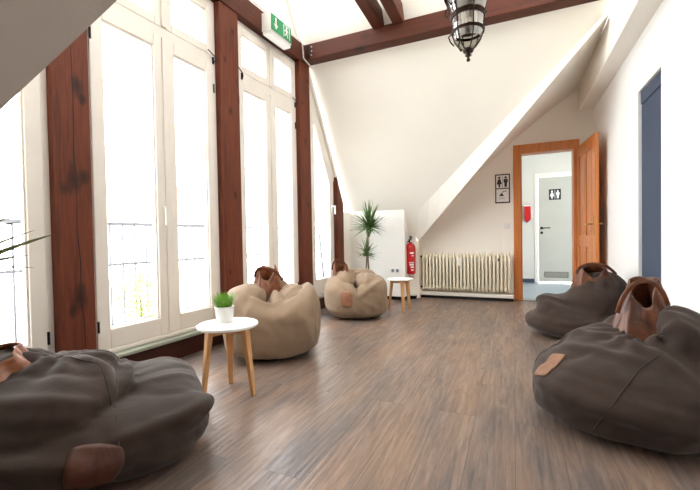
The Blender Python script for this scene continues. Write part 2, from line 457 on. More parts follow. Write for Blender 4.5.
# ------------------------------------------------------------------ left gable wall: plinth, sill, windows
def wroot(name): return tag(empty(name, WL, WA), kind='structure')
wl = wroot('wall_left')
MB().box(-.14, 0, -3.2, 2.4, 0, .145).build('plinth', M_PLINTH, wl)
MB().box(-.16, -.02, 2.18, 2.6, 0, 1.3).build('infill', M_WALL, wl)
MB().box(-.16, -.05, -3.2, -2.72, 0, 2.0).build('infill', M_WALL, wl)
mb = MB()
for a, b in ((-1.284, -.168), (.067, 1.10), (1.32, 2.0), (-2.72, -1.486)):
    mb.box(-.12, .032, a, b, .146, .172)
o = mb.build('trim_sill', M_SILL, bevel=.006); o.location = WL; o.rotation_euler.z = WA; tag(o, kind='structure')

def ring(mb, x0, x1, t0, t1, z0, z1, w0, wz0=None, wz1=None):
    """rectangular frame in the wall plane"""
    a = w0; b = wz0 if wz0 is not None else w0; c = wz1 if wz1 is not None else w0
    mb.box(x0, x1, t0, t0+a, z0, z1); mb.box(x0, x1, t1-a, t1, z0, z1)
    mb.box(x0, x1, t0+a, t1-a, z0, z0+b); mb.box(x0, x1, t0+a, t1-a, z1-c, z1)

def sash(root, t0, t1, z0, z1, wz0=.10, w=.085, hinge=0):
    mb = MB(); ring(mb, -.105, -.05, t0, t1, z0, z1, w, wz0, w); s = mb.build('sash', M_FRAME, root, bevel=.006)
    mb = MB(); ring(mb, -.10, -.066, t0+w-.004, t1-w+.004, z0+wz0-.004, z1-w+.004, .014); mb.build('glazing_bead', M_FRAME, s, bevel=.002)
    MB().box(-.086, -.078, t0+w-.01, t1-w+.01, z0+wz0-.01, z1-w+.01).build('pane', M_GLASS, s)
    if hinge:
        tt = t1-.004 if hinge > 0 else t0+.004
        for zz in (z0+.12, z1-.25):
            MB().tube([(-.045, tt, zz), (-.045, tt, zz+.075)], .007, 8).build('hinge', M_DKMET, s)
    return s

def window(name, t0, t1, tm, z0=.175, z1=3.045, arms=True):
    r = wroot(name)
    mb = MB(); ring(mb, -.13, -.062, t0, t1, z0, z1, .04, .035, .05)
    mb.box(-.13, -.055, t0+.04, t1-.04, 2.475, 2.56)
    mb.build('window_frame', M_FRAME, r, bevel=.004)
    mb = MB(); mb.box(-.11, -.036, tm-.024, tm+.024, z0+.04, 2.475); mb.box(-.11, -.036, tm-.024, tm+.024, 2.56, z1-.05)
    mb.build('mullion', M_FRAME, r, bevel=.005)
    sash(r, t0+.035, tm-.004, z0+.03, 2.478, .13, .085, -1); sash(r, tm+.004, t1-.035, z0+.03, 2.478, .13, .085, 1)
    sash(r, t0+.035, tm-.004, 2.555, z1-.045, .07, .07); sash(r, tm+.004, t1-.035, 2.555, z1-.045, .07, .07)
    mb = MB(); mb.box(-.10, -.03, t0, t1, z0-.002, z0+.028); mb.build('weather_bar', M_FRAME, r, bevel=.008)
    if arms:   # black stay arms at the top lights
        for tt, s in ((t0+.09, 1), (t1-.04, -1)):
            MB().tube([(-.03, tt, 2.50), (-.02, tt-.02*s, 2.53), (-.03, tt-.07, 2.575)], .005, 8).build('stay_arm', M_DKMET, r)
            MB().box(-.05, -.038, tt-.007, tt+.007, 2.48, 2.54).build('stay_plate', M_DKMET, r)
    return r
window('window_1', -1.284, -.168, -.70)
window('window_2', .067, 1.10, .61)
window('window_4', -2.70, -1.486, -2.10)
w1 = [o for o in bpy.data.objects if o.name == 'window_1'][0]
MB().tube([(-.045, -.745, 1.18), (-.02, -.745, 1.18), (-.015, -.745, 1.10), (-.015, -.745, 1.04)], .008, 8).build('window_handle', M_WHITE, w1)

# triangular-topped window under the roof slope
r3 = wroot('window_3')
def slope_t(z, off=0): return 1.34 + (3.07 - z)/1.78 - off
def frame_poly(mb, outer, inner, x0, x1):
    n = len(outer)
    for i in range(n):
        j = (i+1) % n
        mb.prism([outer[i], outer[j], inner[j], inner[i]], x1-x0, 'x', x0)
outer = [(1.325, .175), (2.0, .175), (2.0, slope_t(2.0, 0)*0+1.86), (1.36, 2.98), (1.325, 2.98)]
inner = [(1.40, .30), (1.95, .30), (1.95, 1.72), (1.43, 2.65), (1.40, 2.65)]
mb = MB(); frame_poly(mb, outer, inner, -.13, -.06); mb.build('window_frame', M_FRAME, r3, bevel=.003)
so = [(1.40, .24), (1.955, .24), (1.955, 1.75), (1.43, 2.68), (1.40, 2.68)]
si = [(1.475, .38), (1.865, .38), (1.865, 1.66), (1.495, 2.40), (1.475, 2.40)]
mb = MB(); frame_poly(mb, so, si, -.105, -.045); s3 = mb.build('sash', M_FRAME, r3, bevel=.004)
MB().prism([(1.46, .37), (1.875, .37), (1.875, 1.68), (1.50, 2.44), (1.46, 2.44)], .008, 'x', -.086).build('pane', M_GLASS, s3)
mb = MB(); mb.box(-.045, -.035, 1.895, 1.925, 1.29, 1.39); mb.tube([(-.035, 1.91, 1.36), (.01, 1.91, 1.36)], .009, 8); mb.tube([(.01, 1.91, 1.37), (.012, 1.91, 1.25)], .010, 8)
mb.build('window_handle', M_WHITE, s3)
# sloping white trim under the roof
mb = MB()
def strip(mb, x0, x1, za, zb, d0, d1):
    mb.prism([(slope_t(za)-d1, za), (slope_t(za)-d0, za), (slope_t(zb)-d0, zb), (slope_t(zb)-d1, zb)], x1-x0, 'x', x0)
strip(mb, -.06, -.02, 1.72, 3.06, .0, .05); strip(mb, -.10, -.05, 1.72, 3.06, .05, .13)
strip(mb, -.10, -.03, 3.30, 4.6, .0, .06); strip(mb, -.12, -.06, 3.30, 4.6, .06, .16)
o = mb.build('trim_slope', M_FRAME, bevel=.004); o.location = WL; o.rotation_euler.z = WA; tag(o, kind='structure')
# upper gable lights
r6 = wroot('window_5')
mb = MB(); mb.box(-.11, -.05, .40, .47, 3.30, 4.4); mb.box(-.11, -.05, -.7, 1.15, 3.28, 3.36); mb.box(-.11, -.05, -.4, -.33, 3.3, 4.2)
mb.build('window_frame', M_FRAME, r6, bevel=.004)
MB().prism([(-1.0, 3.3), (1.2, 3.3), (.5, 4.55), (-.05, 4.55)], .008, 'x', -.09).build('pane', M_GLASS, r6)

# timber posts, plate, tie beam, joists
def post(t0, t1, z1, label, top=None):
    o = empty('timber_post', wpt(0, (t0+t1)/2, 0), WA); tag(o, label, 'post')
    wdt = (t1-t0)/2
    if top is None: mb = MB().box(-.13, .0, -wdt, wdt, 0, z1)
    else: mb = MB().prism([(-wdt, 0), (wdt, 0), (wdt, top), (-wdt, z1)], .13, 'x', -.13)
    p = mb.build('post_shaft', M_POSTK if 'knots' in label else M_POST, o, bevel=.006)
    return o, wdt
p1, wd = post(-1.486, -1.284, 3.05, 'wide red-brown timber post with a long crack and dark knots, nearest the camera')
# drying crack, a thin dark recess strip following a wandering line
def crack(root, pts, w_=.006):
    mb = MB()
    rows = [[(.0012, y-w_*k, z) for (y, z, k) in pts], [(.0012, y+w_*k, z) for (y, z, k) in pts]]
    mb.grid(rows); mb.build('crack', M_BLACK, root, solid=.002)
crack(p1, w_=.0028, pts=[(.0, 2.2, .3), (.006, 1.8, .7), (.0, 1.45, 1), (.012, 1.3, .6), (.006, 1.0, .8), (.02, .8, 1), (.016, .6, .9), (.03, .45, .6), (.034, .2, .4)])
MB().box(-.002, .012, wd-.012, wd+.002, .17, .24).build('hinge_plate', M_DKMET, p1)
post(-.168, .067, 3.05, 'red-brown timber post between the two tall windows')
post(1.10, 1.32, 3.05, 'slim red-brown timber post meeting the cross beam')
post(2.0, 2.19, 1.78, 'short red-brown timber post with slanted top under the roof slope', top=1.42)

o = empty('wall_plate_beam', wpt(0, -.2, 3.05), WA); tag(o, 'long red-brown timber beam above the tall windows', 'beam')
MB().box(-.13, .012, -2.4, 1.53, 0, .21).build('beam_body', M_BEAMY, o, bevel=.006)
tr = MB().box(-.15, -.02, -1.6, 1.36, 3.262, 3.30).build('trim_cornice', M_FRAME, bevel=.004); tr.location = WL; tr.rotation_euler.z = WA; tag(tr, kind='structure')
cb = MB().tube([wpt(.02, -1.3, 3.27), wpt(.02, 1.1, 3.275), wpt(.022, 1.14, 3.26), wpt(.02, 1.16, 3.09), wpt(.03, 1.30, 3.045), wpt(.03, 1.335, 3.03)], .008, 8).build('cable', M_WHITE, smooth=True)
tag(cb, 'thin white cable clipped along the top of the window beam', 'cable')

tb = empty('tie_beam', (-.75, 4.06, 3.094)); tag(tb, 'heavy dark red-brown beam crossing the room under the roof', 'beam')
MB().box(-1.58, 1.57, -.01, .18, 0, .188).build('beam_body', M_BEAMX, tb, bevel=.008)
for k in range(3):
    MB().lathe([(.001, 0), (.013, .001), (.012, .008), (.001, .012)], 12, Matrix.Translation((-1.475, -.01, .04+.05*k)) @ Matrix.Rotation(R(90), 4, 'X')).build('bolt', M_CHROME, tb, smooth=True)
MB().box(-1.535, -1.50, -.014, .0, .01, .178).build('bracket', M_DKMET, tb)
for x, lab in ((-1.37, 'left of the two short dark joists rising above the cross beam'), (-1.14, 'right of the two short dark joists rising above the cross beam')):
    j = empty('ceiling_joist', (x, 4.07, 3.275)); tag(j, lab, 'joist', )
    MB().prism([(0.02, -.02), (-.3, -.01), (-.62, 0), (-1.9, 0), (-1.9, .17), (.02, .17)], .125, 'x', -.0625).build('beam_body', M_BEAMY, j, bevel=.012)

# ------------------------------------------------------------------ pine door and frame in the back wall
d1 = empty('door_1', (0, YB, 0)); tag(d1, kind='structure')
mb = MB()
mb.box(.006, .10, -.03, .15, 0, 2.16); mb.box(.73, .80, -.03, .15, 0, 2.16); mb.box(.10, .73, -.03, .15, 2.035, 2.16)
mb.box(.10, .115, .04, .08, 0, 2.035)
mb.build('door_frame', M_DOORW, d1, bevel=.006)
MB().box(.10, .73, -.01, .16, -.005, .008).build('threshold', M_CHROME, d1)
leaf = empty('door_leaf_pivot', (.785, -.03, 0)); leaf.name = 'door_leaf'; leaf.parent = d1
leaf.rotation_euler.z = R(-90) + math.atan2(.07, .80)
# leaf local: x along its width from the hinge, y thickness, z up
LW, LT = .80, .04
mb = MB()
for a, b, c, d in ((0, .12, .01, 2.04), (LW-.12, LW, .01, 2.04), (.12, LW-.12, .01, .22), (.12, LW-.12, .76, .90), (.12, LW-.12, 1.90, 2.04)):
    mb.box(a, b, -LT/2, LT/2, c, d)
lf = mb.build('leaf_stiles', M_DOORW, leaf, bevel=.005)
for (z0, z1) in ((.22, .76), (.90, 1.90)):
    for (a, b) in ((.12, LW/2-.02), (LW/2+.02, LW-.12)):
        mb = MB().box(a-.005, b+.005, -.008, .008, z0-.005, z1+.005); mb.box(a+.035, b-.035, -.014, .014, z0+.035, z1-.035)
        mb.build('door_panel', M_DOORW, leaf, bevel=.006)
    MB().box(LW/2-.022, LW/2+.022, -LT/2, LT/2, z0-.002, z1+.002).build('muntin', M_DOORW, leaf, bevel=.004)
for s in (-1, 1):
    hd = MB().box(LW-.085, LW-.05, s*LT/2, s*(LT/2+.006), .90, 1.12).build('handle_plate', M_BRASS, leaf, bevel=.003)
    MB().tube([(LW-.068, s*(LT/2+.004), 1.03), (LW-.068, s*(LT/2+.05), 1.03), (LW-.08, s*(LT/2+.055), 1.03), (LW-.18, s*(LT/2+.05), 1.025)], .009, 10).build('door_handle', M_BRASS, leaf, smooth=True)
for zz in (.3, 1.7):
    MB().tube([(-.012, -.02, zz), (-.012, -.02, zz+.1)], .01, 10).build('hinge', M_BRASS, leaf, smooth=True)

# hall behind the doorway
YH = 8.02
struct(MB().box(-.9, 2.0, 5.86, YH+.1, -.12, -.002), 'floor_hall', M_HFLOOR)
mb = MB(); mb.box(-.9, .42, YH, YH+.12, 0, 2.7); mb.box(1.05, 2.0, YH, YH+.12, 0, 2.7); mb.box(.42, 1.05, YH, YH+.12, 2.02, 2.7)
struct(mb, 'wall_hall_back', M_HALL)
struct(MB().box(-.95, -.85, 5.9, YH+.1, 0, 2.7), 'wall_hall_left', M_HALL)
struct(MB().box(1.6, 1.7, 5.9, YH+.1, 0, 2.7), 'wall_hall_right', M_HALL)
struct(MB().box(-.95, 1.7, 5.9, YH+.1, 2.7, 2.8), 'ceiling_hall', M_HALL)
struct(MB().box(-.85, .36, YH-.012, YH, 0, .07), 'baseboard_hall', M_BLUE)
d3 = empty('door_3', (.735, YH, 0)); tag(d3, kind='structure')
mb = MB(); mb.box(-.365, -.30, -.02, .1, 0, 2.07); mb.box(.30, .365, -.02, .1, 0, 2.07); mb.box(-.30, .30, -.02, .1, 2.0, 2.07)
mb.build('door_frame', M_TRIMW, d3, bevel=.004)
lf3 = MB().box(-.295, .295, .005, .045, .02, 1.995).build('door_leaf', M_GREY, d3, bevel=.003)
mb = MB(); mb.lathe([(.001, 0), (.026, 0), (.026, .008), (.001, .01)], 20, Matrix.Translation((-.24, .005, 1.04)) @ Matrix.Rotation(R(90), 4, 'X'))
mb.tube([(-.24, 0, 1.04), (-.24, -.045, 1.04), (-.22, -.05, 1.04), (-.10, -.05, 1.04)], .010, 10)
mb.build('door_handle', M_DKMET, lf3, smooth='auto')
MB().lathe([(.001, 0), (.024, 0), (.024, .008), (.001, .01)], 20, Matrix.Translation((-.24, .005, .95)) @ Matrix.Rotation(R(90), 4, 'X')).build('lock_rosette', M_DKMET, lf3)
mb = MB(); ring_z = (.10, .21)
mb.box(-.20, .20, -.006, .006, .10, .115); mb.box(-.20, .20, -.006, .006, .195, .21); mb.box(-.20, -.185, -.006, .006, .10, .21); mb.box(.185, .20, -.006, .006, .10, .21)
for k in range(5): mb.box(-.19, .19, -.004, .006, .12+.015*k, .127+.015*k)
mb.build('vent_grille', mottled('grille_metal', srgb(140, 138, 126), srgb(130, 128, 118), .6, 5, 40, .1), lf3)

# pictograms (figures are parts of the sign faces)
def disc(mb, x, z, r, y0, y1, n=16):
    mb.prism([(x+r*math.cos(2*PI*k/n), z+r*math.sin(2*PI*k/n)) for k in range(n)], y1-y0, 'y', y0)
def man(mb, x, z, h, y0, y1):
    s = h/2.0
    disc(mb, x, z+1.78*s, .21*s, y0, y1)
    mb.prism([(x-.36*s, z+1.50*s), (x+.36*s, z+1.50*s), (x+.36*s, z+.85*s), (x+.24*s, z+.85*s), (x+.20*s, z), (x-.20*s, z), (x-.24*s, z+.85*s), (x-.36*s, z+.85*s)], y1-y0, 'y', y0)
def woman(mb, x, z, h, y0, y1):
    s = h/2.0
    disc(mb, x, z+1.78*s, .21*s, y0, y1)
    mb.prism([(x-.22*s, z+1.50*s), (x+.22*s, z+1.50*s), (x+.46*s, z+.55*s), (x+.16*s, z+.55*s), (x+.14*s, z), (x-.14*s, z), (x-.16*s, z+.55*s), (x-.46*s, z+.55*s)], y1-y0, 'y', y0)
# toilet sign on the grey door
ts = empty('toilet_sign', (.72, YH+.003, 1.565)); tag(ts, 'small black sign with white woman and man figures on the grey hall door', 'sign')
MB().box(-.10, .10, -.008, 0, 0, .20).build('sign_plate', M_INK, ts, bevel=.008)
mb = MB(); woman(mb, -.048, .025, .15, -.0095, -.0078); man(mb, .048, .025, .15, -.0095, -.0078); mb.box(-.003, .003, -.0095, -.0078, .02, .18)
mb.build('pictogram', M_WHITE, ts)
# framed sign with two pictograms on the back wall
rs = empty('washroom_sign', (-.135, YB, 1.37)); tag(rs, 'black-bordered wall sign with restroom figures above and a shower below', 'sign')
MB().box(-.098, .098, -.012, -.001, 0, .41).build('sign_plate', M_INK, rs, bevel=.004)
for zb in (.018, .212):
    MB().box(-.082, .082, -.0145, -.012, zb, zb+.18).build('sign_field', M_WHITE, rs, bevel=.006)
mb = MB(); woman(mb, -.042, .225, .15, -.017, -.0145); man(mb, .042, .225, .15, -.017, -.0145); mb.box(-.002, .002, -.017, -.0145, .225, .38)
mb.build('pictogram', M_INK, rs)
mb = MB(); mb.prism([(-.045, .10), (.02, .10), (.005, .125), (-.005, .135), (-.02, .135), (-.03, .125)], .0025, 'y', -.017)
mb.prism([(-.016, .13), (-.008, .13), (-.002, .15), (.055, .168), (.052, .176), (-.008, .158)], .0025, 'y', -.017)
for k in range(4):
    x = -.04+.02*k; mb.prism([(x, .085), (x+.004, .085), (x-.002, .055), (x-.006, .055)], .0025, 'y', -.017)
mb.build('pictogram', M_INK, rs)
# light switch
ls = empty('light_switch', (-.085, YB, 1.01)); tag(ls, 'small white light switch on the back wall beside the door frame', 'light switch')
MB().box(-.04, .04, -.01, 0, 0, .08).build('switch_plate', M_WHITE, ls, bevel=.004)
MB().box(-.027, .027, -.016, -.009, .013, .067).build('rocker', M_WHITE, ls, bevel=.003)
# red wall unit in the hall
rb = empty('call_box', (.25, YH, 1.15)); tag(rb, 'red pointed wall box hanging in the hall left of the grey door', 'wall box')
MB().prism([(-.055, .06), (0, 0), (.055, .06), (.055, .34), (-.055, .34)], .09, 'y', -.09).build('housing', M_RED, rb, bevel=.012)
MB().box(-.058, .058, -.094, -.088, .31, .335).build('lid_seam', M_WHITE, rb)
MB().box(.065, .085, -.03, 0, .08, .22).build('side_bracket', M_WHITE, rb, bevel=.003)

# ------------------------------------------------------------------ radiator
NR = 25
x0r, x1r = -1.235, -.055
ra = empty('radiator', (x0r, YB-.10, 0)); tag(ra, 'cream column radiator fixed along the back wall beside the door', 'radiator')
def rad_col():
    mb = MB()
    mb.box(-.0135, .0135, -.078, .0, .15, .635, bev=.006)
    mb.tube([(0, -.060, .625), (0, -.055, .648), (0, -.03, .662), (0, -.01, .655)], [.0135, .0125, .010, .006], 10)
    mb.tube([(0, -.060, .16), (0, -.055, .14), (0, -.03, .128), (0, -.01, .135)], [.0135, .0125, .010, .006], 10)
    mb.box(-.0125, .0125, .012, .045, .16, .63, bev=.006)
    mb.lathe([(.001, -.024), (.022, -.024), (.022, .024), (.001, .024)], 12, Matrix.Translation((0, -.02, .165)) @ Matrix.Rotation(R(90), 4, 'Y'))
    mb.lathe([(.001, -.024), (.022, -.024), (.022, .024), (.001, .024)], 12, Matrix.Translation((0, -.02, .62)) @ Matrix.Rotation(R(90), 4, 'Y'))
    return mb.build('radiator_column', M_RAD, ra, smooth='auto')
c0 = rad_col()
for k in range(1, NR):
    c = c0.copy(); COL.objects.link(c); c.location.x = (x1r-x0r)*k/(NR-1)
mb = MB(); mb.tube([(-.01, -.02, .62), (-.03, -.02, .62)], .016, 10); mb.tube([(-.036, -.03, .62), (-.036, .09, .62)], .010, 10)
mb.build('supply_pipe', M_RAD, ra, smooth='auto')
MB().tube([(-.036, -.06, .62), (-.036, -.025, .62)], .014, 12).build('valve', M_IRON, ra, smooth='auto')
mb = MB(); mb.tube([(-.01, -.02, .165), (-.036, -.02, .165), (-.036, -.02, .10)], .010, 10); mb.build('return_pipe', M_RAD, ra, smooth='auto')
MB().tube([(-.036, -.06, .165), (-.036, -.02, .165)], .014, 12).build('valve', M_IRON, ra, smooth='auto')
MB().box(.50, .54, -.088, -.07, .49, .60).build('meter', M_WHITE, ra, bevel=.004)
MB().box(1.035, 1.055, -.083, -.07, .56, .60).build('tag', M_IRON, ra, bevel=.002)
struct(MB().box(-1.32, -.002, YB-.17, YB, .045, .095), 'baseboard_back', M_TRIMW, bevel=.008)
struct(MB().box(-1.32, -.002, YB-.13, YB, 0, .044), 'baseboard_recess', M_BLACK)
struct(MB().box(-1.46, -1.322, 5.40, 5.49, .05, .075), 'baseboard_pier', M_TRIMW, bevel=.004)
struct(MB().box(-1.46, -1.322, 5.44, 5.49, .0, .05), 'baseboard_pier_recess', M_BLACK)

# ------------------------------------------------------------------ fire extinguisher on the pier
fe = empty('fire_extinguisher', (-1.385, 5.41, .37)); tag(fe, 'red fire extinguisher hung on the wall left of the radiator', 'fire extinguisher')
MB().lathe([(.001, 0), (.055, .002), (.068, .02), (.070, .04), (.070, .38), (.062, .42), (.040, .445), (.022, .455), (.020, .47)], 28).build('cylinder', M_RED, fe, smooth='auto')
fe_c = [c for c in fe.children if c.name.startswith('cylinder')][0]
mb = MB(); mb.lathe([(.001, .465), (.024, .465), (.024, .50), (.001, .505)], 16)
mb.box(-.012, .012, -.07, .02, .50, .512); mb.box(-.012, .012, -.085, .03, .53, .542, Matrix.Translation((0, 0, 0)) @ Matrix.Rotation(R(-8), 4, 'X'))
mb.box(-.008, .008, .0, .03, .49, .56)
fe_v = mb.build('valve_handle', M_INK, fe)
MB().lathe([(.001, 0), (.014, 0), (.014, .012), (.001, .013)], 14, Matrix.Translation((.018, -.02, .485)) @ Matrix.Rotation(R(90), 4, 'X')).build('gauge', M_WHITE, fe_v)
MB().tube([(-.02, 0, .485), (-.06, -.01, .47), (-.085, -.01, .40), (-.088, -.01, .2), (-.080, -.01, .06), (-.078, -.012, .03)], .010, 10).build('hose', M_INK, fe, smooth=True)
def curved(mb, r, a0, a1, z0, z1, n=8):
    rows = [[(r*math.sin(a0+(a1-a0)*k/n), -r*math.cos(a0+(a1-a0)*k/n), z) for k in range(n+1)] for z in (z0, z1)]
    mb.grid(rows)
for (a0, a1, z0, z1) in ((.1, .9, .30, .325), (.45, .9, .265, .28), (-.05, .9, .165, .18), (.0, .9, .13, .155), (.2, .9, .095, .12), (.3, .85, .055, .075)):
    mb = MB(); curved(mb, .0712, a0, a1, z0, z1); mb.build('label_stripe', M_WHITE, fe_c, solid=.0006)
MB().box(-.02, .02, .065, .08, .25, .42).build('wall_bracket', M_DKMET, fe)

# socket on knee wall
so_ = empty('wall_socket', (-1.575, 5.25, .395)); tag(so_, 'small white double socket low on the white boxed wall', 'socket')
MB().box(-.07, .07, -.010, 0, 0, .075).build('socket_plate', M_WHITE, so_, bevel=.004)
for s in (-1, 1):
    MB().lathe([(.001, 0), (.024, 0), (.022, .004), (.001, .003)], 20, Matrix.Translation((s*.034, -.0105, .037)) @ Matrix.Rotation(R(90), 4, 'X')).build('socket_well', M_RAIL, so_)

# ------------------------------------------------------------------ exit sign
ex = empty('exit_sign', wpt(.012, .585, 3.01), WA); tag(ex, 'green and white emergency exit sign box mounted on the window beam', 'exit sign')
MB().box(0, .11, -.185, .185, .03, .215).build('housing', M_WHITE, ex, bevel=.006)
MB().box(.006, .104, -.18, .18, -.004, .03).build('diffuser', M_WHITE, ex, bevel=.01)
MB().box(.11, .114, -.175, .175, .04, .205).build('sign_face', M_GREEN, ex, bevel=.001)
def xprism(mb, pts): mb.prism(pts, .002, 'x', .114)
mb = MB()   # down arrow, then the door with the running figure
xprism(mb, [(-.105, .185), (-.085, .185), (-.085, .115), (-.060, .115), (-.095, .065), (-.130, .115), (-.105, .115)])
mb.build('arrow', M_WHITE, ex)
mb = MB()
for q in ([(.035, .06), (.045, .06), (.045, .19), (.035, .19)], [(.135, .06), (.145, .06), (.145, .19), (.135, .19)], [(.045, .182), (.135, .182), (.135, .19), (.045, .19)]):
    xprism(mb, q)
xprism(mb, [(.09+.013*math.cos(a*PI/6), .165+.013*math.sin(a*PI/6)) for a in range(12)])
xprism(mb, [(.075, .15), (.105, .148), (.12, .125), (.113, .120), (.1, .134), (.097, .112), (.112, .095), (.112, .068), (.102, .068), (.1, .088), (.085, .104), (.078, .085), (.058, .080), (.058, .090), (.07, .095), (.08, .125), (.068, .132), (.055, .12), (.05, .128)])
mb.build('running_figure', M_WHITE, ex)
MB().box(.02, .09, .185, .24, .03, .05).build('mounting_arm', M_DKMET, ex, bevel=.003)

# ------------------------------------------------------------------ hanging lantern
la = empty('hanging_lantern', (-.262, 2.6, 2.06)); tag(la, 'dark iron lantern with curved smoky glass hanging in front of the cross beam', 'lantern')
NP = 24
def hexring(r, z): return [(r*math.cos(2*PI*(k+.5)/NP), r*math.sin(2*PI*(k+.5)/NP), z) for k in range(NP)]
prof = [(.020, .070), (.056, .098), (.084, .140), (.097, .185), (.102, .193), (.100, .205), (.098, .235), (.102, .280), (.114, .290), (.114, .300), (.108, .310), (.116, .345), (.134, .400), (.146, .430)]
mb = MB()
for i in (0, 1, 2): mb.grid([hexring(*prof[i])+hexring(*prof[i])[:1], hexring(*prof[i+1])+hexring(*prof[i+1])[:1]])
mb.build('lower_glass', M_LGLASS, la, smooth=True)
mb = MB()
for i in (5, 6): mb.grid([hexring(*prof[i])+hexring(*prof[i])[:1], hexring(*prof[i+1])+hexring(*prof[i+1])[:1]])
mb.build('middle_glass', M_LGLASS, la, smooth=True)
mb = MB()
for i in (10, 11, 12): mb.grid([hexring(*prof[i])+hexring(*prof[i])[:1], hexring(*prof[i+1])+hexring(*prof[i+1])[:1]])
mb.build('upper_glass', M_LGLASS, la, smooth=True)
def band(r0, r1, z0, z1):
    mb = MB(); mb.grid([hexring(r, z)+hexring(r, z)[:1] for r, z in ((r0-.006, z0), (r0+.004, z0), (r1+.004, z1), (r1-.006, z1))]); return mb
band(.099, .102, .183, .200).build('iron_band', M_IRON, la)
band(.104, .112, .278, .298).build('iron_band', M_IRON, la)
band(.146, .152, .425, .445).build('iron_band', M_IRON, la)
for k in range(6):
    a = 2*PI*(k+.5)/6 + .45
    MB().tube([(r*math.cos(a), r*math.sin(a), z) for r, z in prof], .0042, 6).build('rib', M_IRON, la, smooth=True)
MB().lathe([(.001, 0), (.010, .004), (.013, .014), (.006, .024), (.010, .030), (.022, .040), (.012, .050), (.030, .060), (.036, .072), (.028, .082), (.018, .090)], 20).build('finial', M_IRON, la, smooth=True)
mb = MB(); mb.lathe([(.148, .445), (.10, .52), (.045, .60), (.03, .66), (.012, .70), (.001, .705)], NP); mb.build('roof_cap', M_IRON, la)
for a in (2.9, 4.0, 1.9):
    mb = MB(); cx, cy = math.cos(a), math.sin(a)
    mb.tube([(cx*.130, cy*.130, .40), (cx*.152, cy*.152, .385), (cx*.156, cy*.156, .35), (cx*.138, cy*.138, .335), (cx*.132, cy*.132, .355)], .005, 8)
    mb.build('scroll', M_IRON, la, smooth=True)
for a in (3.4, 2.2):
    cx, cy = math.cos(a), math.sin(a)
    mb = MB(); mb.tube([(cx*.104, cy*.104, .19), (cx*.124, cy*.124, .17), (cx*.112, cy*.112, .135), (cx*.090, cy*.090, .11)], .0045, 8)
    mb.build('scroll', M_IRON, la, smooth=True)
M_BULB = mottled('frosted_bulb', srgb(238, 232, 220), srgb(232, 226, 214), .4, 5, 40, .02)
for k in range(3):
    a = 2*PI*k/3
    mb = MB(); mb.lathe([(.001, 0), (.011, .002), (.011, .05), (.016, .075), (.013, .10), (.001, .115)], 12, Matrix.Translation((.045*math.cos(a),      .045*math.sin(a), .205)))
    mb.build('bulb', M_BULB, la, smooth=True)
MB().lathe([(.001, .192), (.06, .192), (.06, .202), (.001, .204)], 16).build('lamp_tray', M_IRON, la)
MB().tube([(0, 0, .70+.045*9), (0, 0, zR(2.6)-2.06)], .008, 10).build('hanging_rod', M_IRON, la, smooth=True)
for k in range(9):
    mb = MB(); z = .70+.045*k
    pts = [(.013*math.cos(t), 0, z+.025+.03*math.sin(t)) if k % 2 else (0, .013*math.cos(t), z+.025+.03*math.sin(t)) for t in [2*PI*i/12 for i in range(13)]]
    mb.tube(pts, .0035, 6); mb.build('chain_link', M_IRON, la, smooth=True)

# ------------------------------------------------------------------ side tables
def side_table(loc, rz, label, h, rtop, feet_r, rot_feet):
    t = empty('side_table', loc, rz); tag(t, label, 'side table', 'round side tables between the beanbags')
    MB().lathe([(.001, h-.018), (rtop-.006, h-.018), (rtop, h-.014), (rtop, h-.004), (rtop-.004, h), (.001, h)], 56).build('tabletop', M_TOP, t, smooth='auto')
    for k in range(3):
        a = rot_feet + 2*PI*k/3; ca, sa = math.cos(a), math.sin(a)
        tx, ty = ca*(feet_r-.045), sa*(feet_r-.045); bx, by = ca*feet_r, sa*feet_r
        mb = MB()
        # tapered, splayed, flattened leg with the grain up
        vs = []
        for (px, py, z, wr, ww) in ((bx, by, 0, .010, .014), (tx, ty, h-.018, .016, .026)):
            for (u, v) in ((-1, -1), (1, -1), (1, 1), (-1, 1)):
                vs.append((px+ca*u*wr-sa*v*ww, py+sa*u*wr+ca*v*ww, z))
        mb._add([Vector(v) for v in vs], [(3, 2, 1, 0), (4, 5, 6, 7), (0, 1, 5, 4), (1, 2, 6, 5), (2, 3, 7, 6), (3, 0, 4, 7)])
        mb.build('leg', M_OAK, t, bevel=.004)
    for k in range(3):
        a = rot_feet + 2*PI*k/3
        Mx = Matrix.Rotation(a, 4, 'Z')
        mb = MB().box(.01, feet_r-.055, -.011, .011, h-.06, h-.018, Mx)
        mb.build('apron_rail', M_OAKX, t, bevel=.003)
    return t
TX, TY = -1.572, 1.762
side_table((TX, TY, 0), 0, 'white round side table on pale wooden legs carrying a small grass plant', .42, .176, .160, R(8))
side_table((-1.30, 4.55, 0), 0, 'white round side table on pale wooden legs standing near the fire extinguisher', .40, .162, .155, R(-62))

